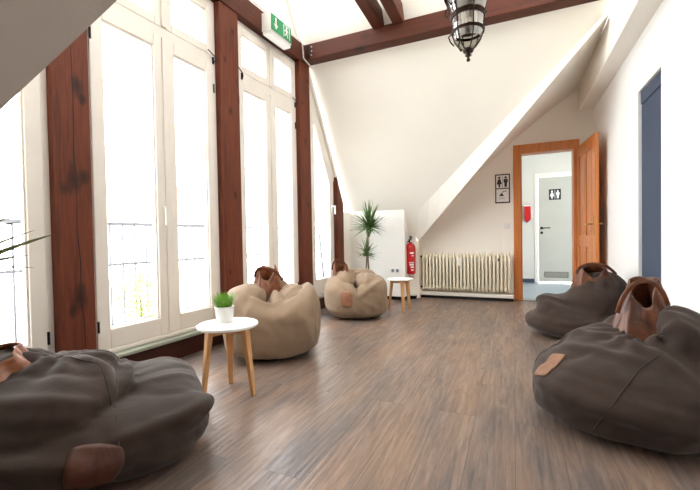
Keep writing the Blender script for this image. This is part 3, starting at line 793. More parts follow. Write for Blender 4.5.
# small grass plant on the near table
gp = empty('potted_grass', (TX-.055, TY+.035, .4205)); tag(gp, 'small bright green grass plant in a white pot on the side table', 'potted plant')
MB().lathe([(.001, 0), (.044, 0), (.048, .006), (.058, .085), (.060, .092), (.056, .094), (.053, .086), (.050, .078), (.001, .076)], 36).build('pot', M_CERAM, gp, smooth='auto')
def blades(mb, n, r0, hmin, hmax, spread, w_, z0=0, curl=.3, seg=5, rnd=random):
    for i in range(n):
        a = rnd.random()*2*PI; q = math.sqrt(rnd.random()); bx, by = r0*q*math.cos(a), r0*q*math.sin(a)
        hh = rnd.uniform(hmin, hmax); sp = spread*q*rnd.uniform(.6, 1.2); a2 = a+rnd.uniform(-.4, .4)
        L, Rr = [], []
        for k in range(seg+1):
            u = k/seg; ww = w_*(1-u**1.6)*(.6+.8*u if u < .4 else 1) + .0003
            rad = sp*(u**1.4); z = z0+hh*u*(1-curl*u*q*.5)
            x, y = bx+rad*math.cos(a2), by+rad*math.sin(a2)
            L.append((x-ww*math.sin(a2), y+ww*math.cos(a2), z)); Rr.append((x+ww*math.sin(a2), y-ww*math.cos(a2), z))
        mb.grid([L, Rr])
mb = MB(); blades(mb, 260, .042, .06, .115, .055, .0035, .078)
mb.build('foliage', M_GRASS, gp, recalc=False)
MB().lathe([(.001, .078), (.050, .077), (.001, .084)], 20).build('soil', M_SOIL, gp)

# dracaena behind the far beanbag
def rosette(mb, c, n, Lmin, Lmax, w_, up=(.1, 1.45), droop=.35, rnd=None, seg=8):
    rnd = rnd or random
    for i in range(n):
        a = rnd.random()*2*PI; el = rnd.uniform(*up); L = rnd.uniform(Lmin, Lmax)*(.8+.2*math.sin(el))
        p = Vector(c) + Vector((0, 0, rnd.uniform(-.05, .03)))
        dirv = Vector((math.cos(a)*math.cos(el), math.sin(a)*math.cos(el), math.sin(el)))
        side = Vector((-math.sin(a), math.cos(a), 0))
        P1, P2, P3 = [], [], []
        for k in range(seg+1):
            u = k/seg; ww = w_*math.sin(PI*min(1, .12+.88*u)**.8)*(1-.3*u) + .0006
            if k == seg: ww = .0006
            q = p + dirv*L*u + Vector((0, 0, -droop*L*u*u*math.cos(el)))
            nrm = side.cross(dirv).normalized()
            P1.append(q+side*ww); P2.append(q-nrm*ww*.35); P3.append(q-side*ww)
        mb.grid([P1, P2, P3])
dr = empty('dracaena', (-1.86, 4.88, 0)); tag(dr, 'tall dracaena with two spiky green heads behind the beige beanbag in the corner', 'potted plant')
MB().lathe([(.001, 0), (.085, 0), (.10, .01), (.125, .24), (.130, .25), (.118, .25), (.112, .22), (.001, .215)], 32).build('pot', M_CERAM, dr, smooth='auto')
MB().lathe([(.001, .222), (.112, .220), (.001, .23)], 20).build('soil', M_SOIL, dr)
MB().tube([(.01, 0, .21), (.012, .0, .5), (.0, .0, .75), (.012, 0, .95), (.03, 0, 1.07)], [.014, .013, .012, .011, .010], 10).build('cane', M_STEM, dr, smooth=True)
MB().tube([(-.02, 0, .21), (-.02, .0, .5), (-.012, .0, .66)], [.012, .011, .010], 10).build('cane', M_STEM, dr, smooth=True)
rn = random.Random(3)
mb = MB(); rosette(mb, (.03, 0, 1.07), 135, .24, .42, .015, (-.45, 1.5), .15, rn); mb.build('foliage', M_DRAC, dr, recalc=False)
mb = MB(); rosette(mb, (-.012, 0, .70), 56, .16, .29, .012, (-.4, 1.5), .15, rn); mb.build('foliage', M_DRAC, dr, recalc=False)

# yucca at the left edge: only leaf tips are in view
yu = empty('yucca', (-2.20, .60, 0)); tag(yu, 'long narrow yucca leaves reaching in at the left edge in front of the window', 'potted plant')
MB().lathe([(.001, 0), (.10, 0), (.13, .25), (.135, .26), (.12, .26), (.001, .23)], 28).build('pot', M_POT, yu, smooth='auto')
MB().tube([(0, 0, .22), (.01, 0, .5), (0, .01, .80)], [.022, .02, .018], 12).build('cane', M_STEM, yu, smooth=True)
mb = MB()
def leafto(mb, p0, p1, w_, sag):
    p0, p1 = Vector(p0), Vector(p1); d_ = (p1-p0); side = d_.cross(Vector((0, 0, 1))).normalized()
    side = (side*.35 + Vector((0, 0, 1))*.94); P1, P2 = [], []
    for k in range(13):
        u = k/12; q = p0 + d_*u + Vector((0, 0, sag*4*u*(1-u))); ww = w_*math.sin(PI*(.1+.9*u))**.7*(1-.25*u) + .0004
        P1.append(q+side*ww); P2.append(q-side*ww)
    mb.grid([P1, P2])
for q in (((0, 0, .70), (.03, .575, .965), .016, .02), ((0, 0, .72), (.01, .50, .985), .010, .02), ((0, 0, .76), (-.02, .45, 1.03), .009, .02), ((0, 0, .70), (.05, .40, .86), .008, .03),
          ((0, 0, .84), (-.03, .47, 1.06), .006, .02), ((0, 0, .84), (-.03, .42, 1.12), .008, .02), ((0, 0, .76), (-.05, .50, .86), .008, .01),
          ((0, 0, .86), (-.05, .40, 1.22), .007, .02), ((0, 0, .86), (.09, .40, 1.02), .008, .02), ((0, 0, .76), (.07, .46, .80), .007, .03),
          ((0, 0, .80), (.22, .20, .92), .009, .03), ((0, 0, .80), (.25, .05, .84), .009, .03), ((0, 0, .84), (.10, .22, 1.10), .009, .02), ((0, 0, .76), (.20, .28, .74), .009, .03)):
    leafto(mb, *q)
mb.build('foliage', M_YUCC, yu, recalc=False)

# ------------------------------------------------------------------ beanbags
def ell(P, c, r, p=2.0, ang=0, tilt=0):
    X = P - np.array(c)
    if ang:
        ca, sa = math.cos(ang), math.sin(ang)
        X = np.stack([ca*X[..., 0]+sa*X[..., 1], -sa*X[..., 0]+ca*X[..., 1], X[..., 2]], -1)
    if tilt:      # rotation about y
        ca, sa = math.cos(tilt), math.sin(tilt)
        X = np.stack([ca*X[..., 0]+sa*X[..., 2], X[..., 1], -sa*X[..., 0]+ca*X[..., 2]], -1)
    q = np.abs(X)/np.array(r)
    k = (q**p).sum(-1)**(1/p)
    return (k-1)*min(r)
def smin(a, b, k):
    h = np.clip(.5+.5*(b-a)/k, 0, 1); return b*(1-h)+a*h-k*h*(1-h)
def smax(a, b, k): return -smin(-a, -b, k)

def fold(P, d, pts, amp, w_):
    """raise (amp>0) or press in (amp<0) the cloth along a line of surface points"""
    dist = None; tt = None; n = len(pts)-1
    lo, hi = pts.min(0)-2.6*w_, pts.max(0)+2.6*w_
    mk0 = ((P > lo) & (P < hi)).all(-1)
    if not mk0.any(): return d
    Q = P[mk0]
    for i in range(n):
        p, q = pts[i], pts[i+1]
        v = q-p; t = np.clip(((Q-p)@v)/max(v@v, 1e-9), 0, 1)
        ds = np.linalg.norm(Q-(p+t[..., None]*v), axis=-1); g = (i+t)/n
        if dist is None: dist, tt = ds, g
        else:
            mk = ds < dist; dist = np.where(mk, ds, dist); tt = np.where(mk, g, tt)
    d = d.copy()
    prof_ = np.exp(-(dist/w_)**2) if amp > 0 else np.exp(-dist/(w_*.8))
    d[mk0] -= amp*prof_*np.sin(PI*np.clip(.10+.80*tt, 0, 1))
    return d

def ripple(P, d, c, k, amp, rad, phase=0):
    X = P-np.array(c); rr = np.linalg.norm(X, axis=-1); an = np.arctan2(X[..., 1], X[..., 0])
    return d - amp*np.sin(k*an+phase+3*rr)*np.exp(-((rr-rad*.5)/(rad*.5))**2)

def make_sdf(comps, folds=(), ripples=(), base=True, lump=.006, seed=0, cen=(0, 0, .15)):
    cr = .0045 if not base else .0022; fq = 1.0 if not base else .62
    def core(P):
        d = None
        for c in comps:
            op, cen_, r, k = c[:4]; kw = c[4] if len(c) > 4 else {}
            e = ell(P, cen_, r, **kw)
            if d is None: d = e
            elif op == '+': d = smin(d, e, k)
            else: d = smax(d, -e, k)
        x, y, z = P[..., 0]*fq, P[..., 1]*fq, P[..., 2]*fq
        d = d + cr*np.sin(46*x+2.5*np.sin(31*z+seed)+8*y)*np.sin(39*z+2.2*np.sin(27*x)+seed) + cr*.6*np.abs(np.sin(33*(x+.6*z)+3*np.sin(19*y+seed)))
        return d + lump*(np.sin(P[..., 0]*13+seed)*np.sin(P[..., 1]*11+2*seed)*np.sin(P[..., 2]*15+1))
    lines = []
    C = Vector(cen)
    for q in folds:
        a, b_, amp, w_ = q[:4]; mid = [q[4]] if len(q) > 4 else []
        P = [Vector(p) for p in resample([a]+mid+[b_], 9)]
        # ease the corner, then drop every point onto the cloth
        for _ in range(3): P = [P[0]]+[(P[i-1]+P[i]*2+P[i+1])/4 for i in range(1, 8)]+[P[-1]]
        if base:
            out = []
            for p in P:
                d_ = np.array((p-C).normalized()); q_ = np.array(C)+d_*1.0
                t = 0.0
                ts = np.arange(0, 1.0, .004); vals = core(q_[None]-d_[None]*ts[:, None])
                hit = np.argmax(vals < 0) if (vals < 0).any() else len(ts)-1
                out.append(q_-d_*ts[hit])
            lines.append((np.array(out), amp, w_))
        else: lines.append((np.array([tuple(p) for p in P]), amp, w_))
    def f(P):
        d = core(P)
        for pts, amp, w_ in lines: d = fold(P, d, pts, amp, w_)
        for q in ripples: d = ripple(P, d, *q)
        if base: d = smax(d, .004-P[..., 2], .03)
        return d
    return f

def surface(f, lo, hi, h):
    """naive surface nets"""
    ax = [np.arange(l, u+h, h) for l, u in zip(lo, hi)]
    G = np.stack(np.meshgrid(*ax, indexing='ij'), -1)
    V = f(G); ins = V < 0
    nx, ny, nz = [len(a)-1 for a in ax]
    acc = np.zeros((nx, ny, nz, 3)); cnt = np.zeros((nx, ny, nz))
    offs = [(i, j, k) for i in (0, 1) for j in (0, 1) for k in (0, 1)]
    def sl(o): return tuple(slice(a, a+n) for a, n in zip(o, (nx, ny, nz)))
    for o in offs:
        for axis in range(3):
            if o[axis]: continue
            o2 = list(o); o2[axis] = 1
            va, vb = V[sl(o)], V[sl(o2)]; cr = (va < 0) != (vb < 0)
            t = np.where(cr, va/np.where(cr, va-vb, 1), 0)
            p = G[sl(o)].copy(); p[..., axis] += t*h
            acc += np.where(cr[..., None], p, 0); cnt += cr
    act = cnt > 0
    idx = -np.ones((nx, ny, nz), int); idx[act] = np.arange(act.sum())
    verts = acc[act]/cnt[act][:, None]
    faces = []
    for axis in range(3):
        o1, o2 = [a for a in range(3) if a != axis]
        a_ = [slice(1, n) for n in (nx, ny, nz)]; a_[axis] = slice(0, (nx, ny, nz)[axis])
        b_ = list(a_); b_[axis] = slice(1, (nx, ny, nz)[axis]+1)
        ia, ib = ins[tuple(a_)], ins[tuple(b_)]
        cr = np.argwhere(ia != ib); fl = ia[ia != ib]
        for q, s in zip(cr, fl):
            p = q.copy(); p[o1] += 1; p[o2] += 1
            c = []
            for (u, v) in ((0, 0), (1, 0), (1, 1), (0, 1)):
                r_ = p.copy(); r_[o1] -= u; r_[o2] -= v; c.append(int(idx[tuple(r_)]))
            if (s and axis != 1) or (not s and axis == 1): pass
            else: c = c[::-1]
            if min(c) >= 0: faces.append(c)
    return verts, faces

def smooth_verts(verts, faces, it=2, lam=.5):
    n = len(verts); F = np.array(faces)
    a = np.concatenate([F[:, 0], F[:, 1], F[:, 2], F[:, 3]]); b = np.concatenate([F[:, 1], F[:, 2], F[:, 3], F[:, 0]])
    i = np.concatenate([a, b]); j = np.concatenate([b, a])
    for k in range(it):
        s = np.zeros((n, 3)); c = np.zeros(n)
        np.add.at(s, i, verts[j]); np.add.at(c, i, 1)
        verts = verts + lam*(s/np.maximum(c, 1)[:, None]-verts)
    return verts

def sdf_mesh(name, f, lo, hi, h, mat, parent, it=2):
    v, fc = surface(f, lo, hi, h); v = smooth_verts(v, fc, it)
    me = bpy.data.meshes.new(name); me.from_pydata([tuple(p) for p in v], [], fc); me.update()
    bm = bmesh.new(); bm.from_mesh(me); bmesh.ops.recalc_face_normals(bm, faces=bm.faces); bm.to_mesh(me); bm.free()
    me.materials.append(mat); me.polygons.foreach_set('use_smooth', [True]*len(me.polygons))
    o = bpy.data.objects.new(name, me); COL.objects.link(o); o.parent = parent
    return o

def trace(f, p, d, lim=1.5, eps=.001):
    p = np.array(p, float); d = np.array(d, float)/np.linalg.norm(d); t = 0
    while t < lim:
        if float(f((p+d*t)[None])[0]) < eps: break
        t += max(.002, min(.02, .5*abs(float(f((p+d*t)[None])[0]))))
    return p+d*t
def grad(f, p, e=.01):
    g = np.array([float(f((p+np.eye(3)[i]*e)[None])[0]-f((p-np.eye(3)[i]*e)[None])[0]) for i in range(3)])
    return g/np.linalg.norm(g)

def seam(f, pts, parent, mat, r=.0035, n=14, name='seam', cen=(0, 0, .15)):
    """piping laid on the cloth through the points where rays from outside hit it"""
    P = [Vector(p) for p in resample(pts, n)]; out = []
    C = Vector(cen)
    for p in P:
        d = (p-C).normalized(); q = C + d*1.1
        out.append(tuple(trace(f, q, -d)))
    return MB().tube(out, r, 6).build(name, mat, parent, smooth=True)

def patch(f, p, roll_, w_, h_, parent, mat, name='leather_patch', nn=10, rnd=.35, lift=.004):
    """rounded leather piece sewn on the cloth around point p"""
    C = np.array((0, 0, .15)); p = np.array(p, float); d = (p-C)/np.linalg.norm(p-C)
    P0 = trace(f, C+d*1.1, -d); nrm = grad(f, P0, .04)
    up = np.array((0, 0, 1.)); T = np.cross(up, nrm); T /= np.linalg.norm(T); B = np.cross(nrm, T)
    T, B = T*math.cos(roll_)+B*math.sin(roll_), -T*math.sin(roll_)+B*math.cos(roll_)
    rows = []
    for i in range(nn+1):
        row = []
        for j in range(nn+1):
            u, v = 2*i/nn-1, 2*j/nn-1
            k = 1-rnd*.5*(u*u*v*v)
            q = P0 + T*u*w_/2*k + B*v*h_/2*k + nrm*.06
            hp = trace(f, q, -nrm, .3); row.append(tuple(hp + nrm*lift))
        rows.append(row)
    return MB().grid(rows).build(name, mat, parent, smooth=True, solid=.006)

def strap(pts, parent, mat, w_=.014, t_=.004, name='handle', up=None, n=22):
    P = resample(pts, n)
    # smooth the polyline
    for _ in range(4):
        P = [P[0]] + [(P[i-1]+P[i]*2+P[i+1])/4 for i in range(1, len(P)-1)] + [P[-1]]
    return MB().tube(P, w_, 8, flat=t_/w_, up=up).build(name, mat, parent, smooth=True)

def tri(x): return 2/PI*math.asin(math.sin(x)*.97)
def gather(parent, c, rx, ry, z0, h, mat, cut=.45, lean=(0, 0), pleats=6, top=.55, amp=.13, peaks=.12, seed=0, name='leather_top', nu=84, nv=16):
    """gathered leather neck of a sack: pleated, open at the top, lower at the front"""
    rr = random.Random(seed); ph = [rr.random()*6.3 for _ in range(6)]
    bm = bmesh.new(); rows = []
    for j in range(nv+1):
        v = j/nv; row = []
        for i in range(nu):
            u = 2*PI*i/nu
            front = max(0, -math.sin(u+.15*math.sin(ph[0])))**1.6
            hh = h*(1-cut*front + peaks*math.cos(2*u+ph[1]*.25) + .05*tri(3*u+ph[2]))
            sh = 1-(1-top)*v**.8 + .05*math.sin(PI*v)
            pl_ = amp*(.25+.75*v)*(tri(pleats*u+ph[3]+1.6*v) + .45*tri((pleats*2+1)*u+ph[4]-1.1*v)) + .04*tri(9*v+3*u+ph[5])*v
            r = sh*(1+pl_)
            row.append(bm.verts.new((c[0]+rx*r*math.cos(u)+lean[0]*v, c[1]+ry*r*math.sin(u)+lean[1]*v, z0+hh*v)))
        rows.append(row)
    for j in range(nv):
        for i in range(nu):
            k = (i+1) % nu; bm.faces.new((rows[j][i], rows[j][k], rows[j+1][k], rows[j+1][i]))
    mb = MB(); mb.bm.free(); mb.bm = bm
    return mb.build(name, mat, parent, smooth=True, solid=.007)

def beanbag(loc, rz, label, group, body, mat, folds, ripples, lo, hi, h=.017, it=2, seed=0, lump=.006):
    b = empty('beanbag', loc, rz); tag(b, label, 'beanbag', group)
    f = make_sdf(body, folds, ripples, seed=seed, lump=lump)
    o = sdf_mesh('bag_body', f, lo, hi, h, mat, b, it)
    return b, f, o

# --- beige bag by the near table. local frame: x right, y away from the camera
body = [('+', (0, .02, .225), (.425, .41, .245), .05, dict(p=2.8)),
        ('+', (-.30, .04, .40), (.11, .28, .10), .06), ('+', (.31, .0, .40), (.10, .28, .11), .06),
        ('-', (.02, .02, .55), (.29, .30, .27), .03), ('-', (.02, -.40, .52), (.22, .24, .17), .05),
        ('+', (-.23, .03, .39), (.185, .25, .125), .002, dict(tilt=.12)),
        ('+', (.20, .03, .37), (.15, .24, .13), .002, dict(tilt=-.25)),
        ('+', (.035, -.03, .34), (.095, .21, .13), .002, dict(tilt=-.3)),
        ('+', (-.02, .24, .42), (.22, .12, .11), .01)]
folds = [((-.34, -.14, .50), (.34, -.12, .52), .016, .028, (-.0, -.32, .39)),
         ((.05, -.06, .46), (.26, .08, .56), -.03, .018), ((.12, -.12, .42), (.30, .0, .52), .018, .02),
         ((-.05, .0, .52), (-.03, -.16, .36), -.035, .018), ((.16, .1, .56), (.10, -.07, .46), .016, .018), ((.03, .06, .52), (.04, -.10, .40), .014, .016),
         ((-.42, 0, .12), (.0, -.42, .10), .012, .025), ((.0, -.43, .05), (.42, -.05, .12), .014, .025), ((-.30, -.30, .30), (.05, -.42, .22), .008, .03),
         ((.38, -.15, .48), (.42, -.18, .12), .010, .03), ((-.38, -.15, .46), (-.40, -.22, .12), .010, .03), ((.20, -.36, .34), (.34, -.28, .10), .008, .03)]
b, f, o = beanbag((-1.79, 2.52, 0), R(36), 'beige canvas beanbag with leather top next to the small round table', 'beige beanbags by the windows', body, M_BEIGE, folds, [((-.02, .18, .52), 13, .012, .22)], (-.5, -.5, -.03), (.5, .52, .66), .0125, seed=1, it=1)
b.scale = (.89, .89, 1.09)
g_ = gather(b, (-.03, .11), .155, .115, .36, .27, M_LEATH, .34, (-.01, .02), 5, .52, .15, .03, 3)
strap([(-.15, .07, .56), (-.14, .07, .615), (-.08, .07, .628), (.0, .07, .62), (.06, .07, .585), (.10, .07, .53)], g_, M_LEATHD, .012, .004, up=(0, 1, 0))
seam(f, [(-.30, -.24, .46), (-.30, -.34, .25), (-.28, -.33, .05)], o, M_THREADB, .002)
seam(f, [(.34, -.18, .46), (.36, -.28, .25), (.34, -.26, .05)], o, M_THREADB, .002)

# --- beige bag in the far corner
body = [('+', (0, 0, .21), (.40, .38, .225), .05, dict(p=2.8)),
        ('+', (-.25, -.02, .35), (.13, .24, .11), .06), ('+', (.23, -.02, .34), (.14, .26, .12), .06),
        ('-', (.0, -.08, .54), (.24, .26, .22), .03), ('-', (.02, -.34, .54), (.10, .20, .17), .05),
        ('+', (.14, -.07, .37), (.165, .22, .12), .002, dict(tilt=-.2)),
        ('+', (-.15, -.02, .39), (.14, .22, .12), .002, dict(tilt=.15)), ('+', (.04, .18, .42), (.24, .14, .10), .02)]
folds = [((.0, -.08, .48), (.0, -.35, .28), -.045, .020), ((-.26, -.22, .44), (.0, -.37, .26), .020, .022),
         ((.03, -.37, .26), (.32, -.20, .42), .020, .022), ((.03, -.20, .42), (.12, -.06, .49), -.026, .016),
         ((-.38, -.12, .14), (.0, -.40, .10), .012, .025), ((.0, -.40, .05), (.38, -.12, .12), .014, .025), ((-.05, -.15, .46), (-.12, .02, .52), -.025, .018),
         ((.10, -.34, .30), (.34, -.22, .24), -.010, .025), ((.06, -.36, .20), (.32, -.26, .10), .010, .025)]
b, f, o = beanbag((-1.70, 4.07, 0), R(24), 'beige canvas beanbag with a leather patch in front of the tall dracaena', 'beige beanbags by the windows', body, M_BEIGE, folds, [((-.15, .05, .48), 12, .012, .2)], (-.47, -.46, -.03), (.47, .46, .60), .0145, seed=3, it=1)
b.scale = (.92, .92, 1.05)
g_ = gather(b, (-.185, .02), .120, .11, .38, .20, M_LEATH, .40, (-.01, .0), 5, .62, .13, .10, 5)
strap([(-.30, .0, .52), (-.29, .0, .60), (-.23, .0, .64), (-.17, .0, .63), (-.12, .0, .56), (-.11, .0, .52)], g_, M_LEATHD, .012, .004, up=(0, 1, 0))
patch(f, (-.13, -.40, .245), R(2), .14, .165, o, M_PATCHB)
seam(f, [(-.05, -.38, .33), (-.22, -.36, .20), (-.30, -.28, .05)], o, M_THREADB, .002)

# --- dark bag against the right wall by the pine door: a slumped heap rising to the right
body = [('+', (.02, 0, .115), (.42, .36, .13), .05, dict(p=2.7)),
        ('+', (-.06, .0, .20), (.28, .28, .12), .06, dict(tilt=-.45)),
        ('+', (.16, .0, .31), (.25, .28, .19), .08), ('+', (.21, .02, .43), (.18, .22, .15), .08)]
folds = [((-.20, -.14, .34), (.14, -.30, .27), -.030, .016, (.0, -.24, .30)), ((-.34, .0, .30), (-.02, -.26, .35), .020, .022, (-.16, -.14, .35)),
         ((-.02, -.12, .46), (.32, -.28, .36), .014, .025), ((-.44, -.02, .16), (.2, -.36, .06), .016, .028, (-.22, -.32, .10)), ((-.38, -.10, .22), (.1, -.34, .18), -.012, .022, (-.15, -.28, .20)),
         ((.05, -.20, .46), (.36, -.15, .40), -.012, .025), ((0, -.33, .17), (.38, -.24, .18), .012, .025), ((.1, -.1, .58), (.3, -.22, .3), .010, .025), ((.18, -.1, .58), (.38, -.16, .3), -.010, .025)]
b, f, o = beanbag((.51, 3.95, 0), R(-7), 'dark brown canvas beanbag slumped against the right wall beside the wooden door', 'dark brown beanbags', body, M_BROWN, folds, [((.2, .0, .55), 11, .010, .25)], (-.5, -.42, -.03), (.47, .42, .66), .0135, seed=5, it=1)
g_ = gather(b, (.15, -.04), .185, .14, .40, .235, M_LEATHD, .38, (-.02, -.03), 6, .48, .12, -.04, 6)
strap([(.01, -.13, .57), (.03, -.13, .63), (.12, -.13, .662), (.21, -.12, .655), (.27, -.11, .61), (.30, -.10, .57)], g_, M_LEATHD, .012, .004, up=(0, 1, 0))
seam(f, [(-.02, -.20, .42), (-.10, -.30, .25), (-.12, -.36, .05)], o, M_THREAD, .002)

# --- big dark bag in the right foreground
body = [('+', (.01, -.02, .155), (.43, .45, .17), .05, dict(p=2.8)),
        ('+', (.02, .02, .25), (.30, .34, .15), .08, dict(tilt=-.30)), ('+', (.20, .04, .31), (.24, .30, .16), .08),
        ('-', (.09, -.06, .57), (.10, .14, .17), .02),
        ('+', (-.03, .10, .38), (.12, .12, .06), .02), ('+', (.27, -.06, .44), (.105, .17, .150), .012, dict(tilt=.75)),
        ('+', (.10, .18, .40), (.18, .12, .12), .03)]
folds = [((-.30, .02, .40), (-.02, -.12, .45), .018, .022, (-.16, -.10, .43)), ((-.02, -.14, .48), (.30, -.36, .33), .014, .022),
         ((-.34, -.12, .34), (.16, -.34, .38), .012, .025), ((-.42, -.14, .20), (.24, -.45, .14), .016, .03, (-.12, -.44, .18)), ((-.36, -.20, .26), (.20, -.42, .26), -.010, .025, (-.1, -.38, .27)),
         ((-.34, -.30, .10), (.30, -.45, .05), .014, .028), ((.04, -.16, .48), (.26, -.28, .42), -.022, .016),
         ((-.20, .04, .47), (-.36, -.06, .36), -.016, .018), ((.12, -.14, .50), (.38, -.24, .44), .020, .02), ((.20, -.12, .54), (.32, -.30, .40), -.014, .018),
         ((-.05, -.42, .26), (.34, -.36, .20), -.010, .025), ((-.02, -.25, .44), (-.3, -.3, .28), -.008, .022)]
b, f, o = beanbag((.505, 2.30, 0), R(-13), 'big dark brown canvas beanbag in the right foreground with a tan leather patch', 'dark brown beanbags', body, M_BROWN, folds, [((.08, .0, .5), 14, .010, .26)], (-.5, -.52, -.03), (.47, .5, .72), .0125, seed=7, it=1)
b.scale = (.94, 1, 1)
g_ = gather(b, (.095, .03), .165, .125, .34, .345, M_LEATHD, .46, (-.005, .03), 5, .34, .17, -.05, 9)
strap([(-.02, -.05, .52), (.0, -.06, .60), (.045, -.06, .67), (.09, -.05, .695), (.13, -.04, .685), (.17, -.02, .64), (.19, .0, .57)], g_, M_LEATHD, .011, .004, up=(0, 1, 0))
patch(f, (-.34, -.30, .275), R(24), .10, .17, o, M_PATCH, rnd=.1)
seam(f, [(.18, -.26, .43), (.08, -.36, .36), (-.02, -.44, .22), (-.12, -.46, .05)], o, M_THREAD, .0025)
seam(f, [(-.18, .05, .46), (-.38, -.04, .30), (-.44, -.10, .12)], o, M_THREAD, .0025)

# --- big dark bag in the left foreground
body = [('+', (0, 0, .12), (.44, .46, .135), .05, dict(p=3.0)),
        ('+', (.235, .02, .155), (.215, .42, .150), .02, dict(tilt=.15)),
        ('+', (-.17, .02, .235), (.32, .40, .17), .003, dict(tilt=.22)),
        ('+', (-.32, .10, .34), (.20, .20, .12), .04),
        ('+', (.0, -.27, .135), (.43, .22, .125), .003, dict(tilt=.12)),
        ('+', (-.02, .27, .18), (.28, .18, .13), .02)]
folds = [((.12, .24, .36), (.08, -.20, .30), -.03, .018, (.09, .0, .34)), ((.15, .20, .38), (.14, -.30, .32), .018, .025),
         ((-.30, .08, .45), (.05, -.10, .38), .020, .022), ((-.34, -.05, .42), (.02, -.18, .36), -.020, .020),
         ((-.42, -.16, .36), (.0, -.30, .30), .020, .025), ((-.42, -.26, .30), (-.02, -.38, .24), -.016, .022),
         ((-.15, .20, .42), (.06, .02, .38), .018, .018), ((-.1, .28, .40), (.08, .12, .38), -.018, .016), ((-.22, .14, .44), (.04, -.02, .38), -.014, .016),
         ((.05, -.42, .20), (.40, -.22, .20), .018, .025), ((.20, -.10, .36), (.42, .05, .25), -.012, .025), ((-.3, -.40, .2), (.05, -.46, .14), .016, .028),
         ((.14, -.20, .35), (.42, -.06, .24), .010, .022), ((.2, .2, .34), (.42, .12, .2), .010, .025), ((.15, -.44, .08), (.44, -.1, .08), .014, .028)]
b, f, o = beanbag((-1.73, 1.08, 0), R(57), 'big dark brown canvas beanbag in the left foreground below the windows', 'dark brown beanbags', body, M_BROWN, folds, [((-.1, .1, .4), 11, .010, .3)], (-.62, -.58, -.03), (.56, .58, .56), .0125, seed=9, it=1)
g_ = gather(b, (-.36, .05), .22, .17, .32, .165, M_LEATH, .45, (-.03, .0), 6, .55, .12, .0, 11)
strap([(-.52, -.02, .46), (-.47, -.06, .50), (-.40, -.07, .515), (-.35, -.06, .49), (-.33, -.04, .445)], g_, M_LEATHD, .013, .004, up=(0, 1, 0))
patch(f, (.0, -.47, .15), R(-14), .17, .14, o, M_PATCHR)
seam(f, [(-.24, .10, .46), (-.12, -.02, .44), (.02, -.12, .40), (.06, -.30, .28)], o, M_THREAD, .0025)
seam(f, [(.12, .22, .40), (.10, .0, .42), (.07, -.25, .30), (.04, -.42, .1)], o, M_THREAD, .0025)

# ------------------------------------------------------------------ outside
bs = MB().box(-1.45, -.15, -4.0, 4.0, -.2, -.02).build('balcony_slab', M_STONE); bs.location = WL; bs.rotation_euler.z = WA; tag(bs, 'pale concrete balcony floor outside the windows', 'balcony')
rl = empty('balcony_railing', wpt(-1.25, 0, -.02), WA); tag(rl, 'grey metal balcony railing seen through the tall windows', 'railing')
MB().box(-.02, .02, -3.6, 3.9, 1.10, 1.135).build('handrail', M_RAIL, rl)
MB().box(-.012, .012, -3.6, 3.9, .70, .725).build('cross_rail', M_RAIL, rl)
MB().box(-.012, .012, -3.6, 3.9, .10, .125).build('cross_rail', M_RAIL, rl)
bl = MB().box(-.007, .007, -.007, .007, .12, 1.10).build('baluster', M_RAIL, rl)
bl.location.y = -3.5
for k in range(1, 58):
    c = bl.copy(); COL.objects.link(c); c.location.y = -3.5+.128*k
for t in (-3.55, -1.7, .15, 2.0, 3.85):
    MB().box(-.02, .02, t-.02, t+.02, 0, 1.10).build('railing_post', M_RAIL, rl)
pr = empty('parasol', wpt(-.75, 2.92, -.02), WA); tag(pr, 'red cloth outside the narrow end window, built as a closed leaning parasol', 'parasol')  # stands for a red cloth, given the form of a closed parasol
a0, a1 = Vector((0, 0, 0)), Vector((.25, -1.0, 3.3))
MB().tube([a0, a1], .018, 10).build('pole', M_RAIL, pr, smooth=True)
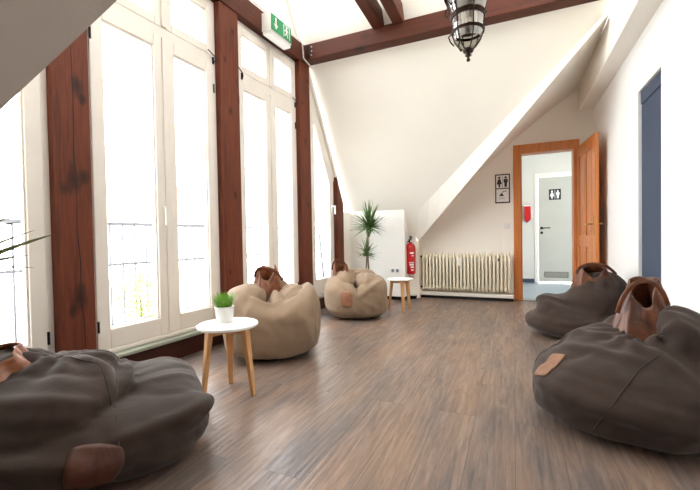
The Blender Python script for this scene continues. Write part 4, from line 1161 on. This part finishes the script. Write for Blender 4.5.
pts = [a0.lerp(a1, u) for u in (.36, .42, .55, .70, .85, .96)]
MB().tube(pts, [.03, .075, .115, .13, .10, .03], 12).build('canopy', M_CLOTHR, pr, smooth=True)
sb = empty('balcony_shrub', wpt(-.95, -.33, -.02), WA); tag(sb, 'leafy green shrub in a pot on the balcony behind the tall window', 'potted plant')
MB().lathe([(.001, 0), (.11, 0), (.15, .28), (.13, .28), (.001, .26)], 24).build('pot', M_STONE, sb)
mb = MB(); rs2 = random.Random(5)
for i in range(420):
    a, b2 = rs2.random()*2*PI, rs2.random()*PI; rr = .25*rs2.random()**.4
    p = Vector((rr*math.cos(a)*math.sin(b2), rr*math.sin(a)*math.sin(b2), .50+1.3*rr*math.cos(b2)))
    e = Euler((rs2.random()*6, rs2.random()*6, rs2.random()*6)).to_matrix()
    mb.poly([p+e@Vector(q) for q in ((-.03, 0, 0), (0, .014, 0), (.03, 0, 0), (0, -.014, 0))])
mb.build('foliage', M_LEAFO, sb, recalc=False)
MB().tube([(0, 0, .25), (.01, 0, .5)], .012, 8).build('trunk', M_STEM, sb)
sb.scale = (.78, .78, .78)
def house(loc, rz, w_, d_, h_, label, roofm=M_ROOFR):
    o = empty('house', loc, rz); tag(o, label, 'house')
    MB().box(-w_/2, w_/2, -d_/2, d_/2, 0, h_).build('walls', M_HOUSE, o)
    MB().prism([(-d_/2-.3, h_), (d_/2+.3, h_), (0, h_+d_*.42)], w_+.5, 'x', -w_/2-.25).build('roof', roofm, o)
    for i in range(4):
        for zz in (1.2, 4.0):
            xw = -w_/2+w_*(i+.5)/4
            f_ = MB().box(xw-.45, xw+.45, -d_/2-.04, -d_/2+.02, zz, zz+1.3).build('window_opening', M_RAIL, o)
    MB().box(w_*.2, w_*.2+.6, .6, 1.2, h_+.8, h_+d_*.42+.7).build('chimney', M_ROOFR, o)
house((-23.5, 22.6, -6.5), R(45), 6, 7, 8.8, 'pale house with a red tiled roof beyond the balcony')
struct(MB().box(-60, -3.9, -40, 60, -6.6, -6.5), 'ground', M_STONE)
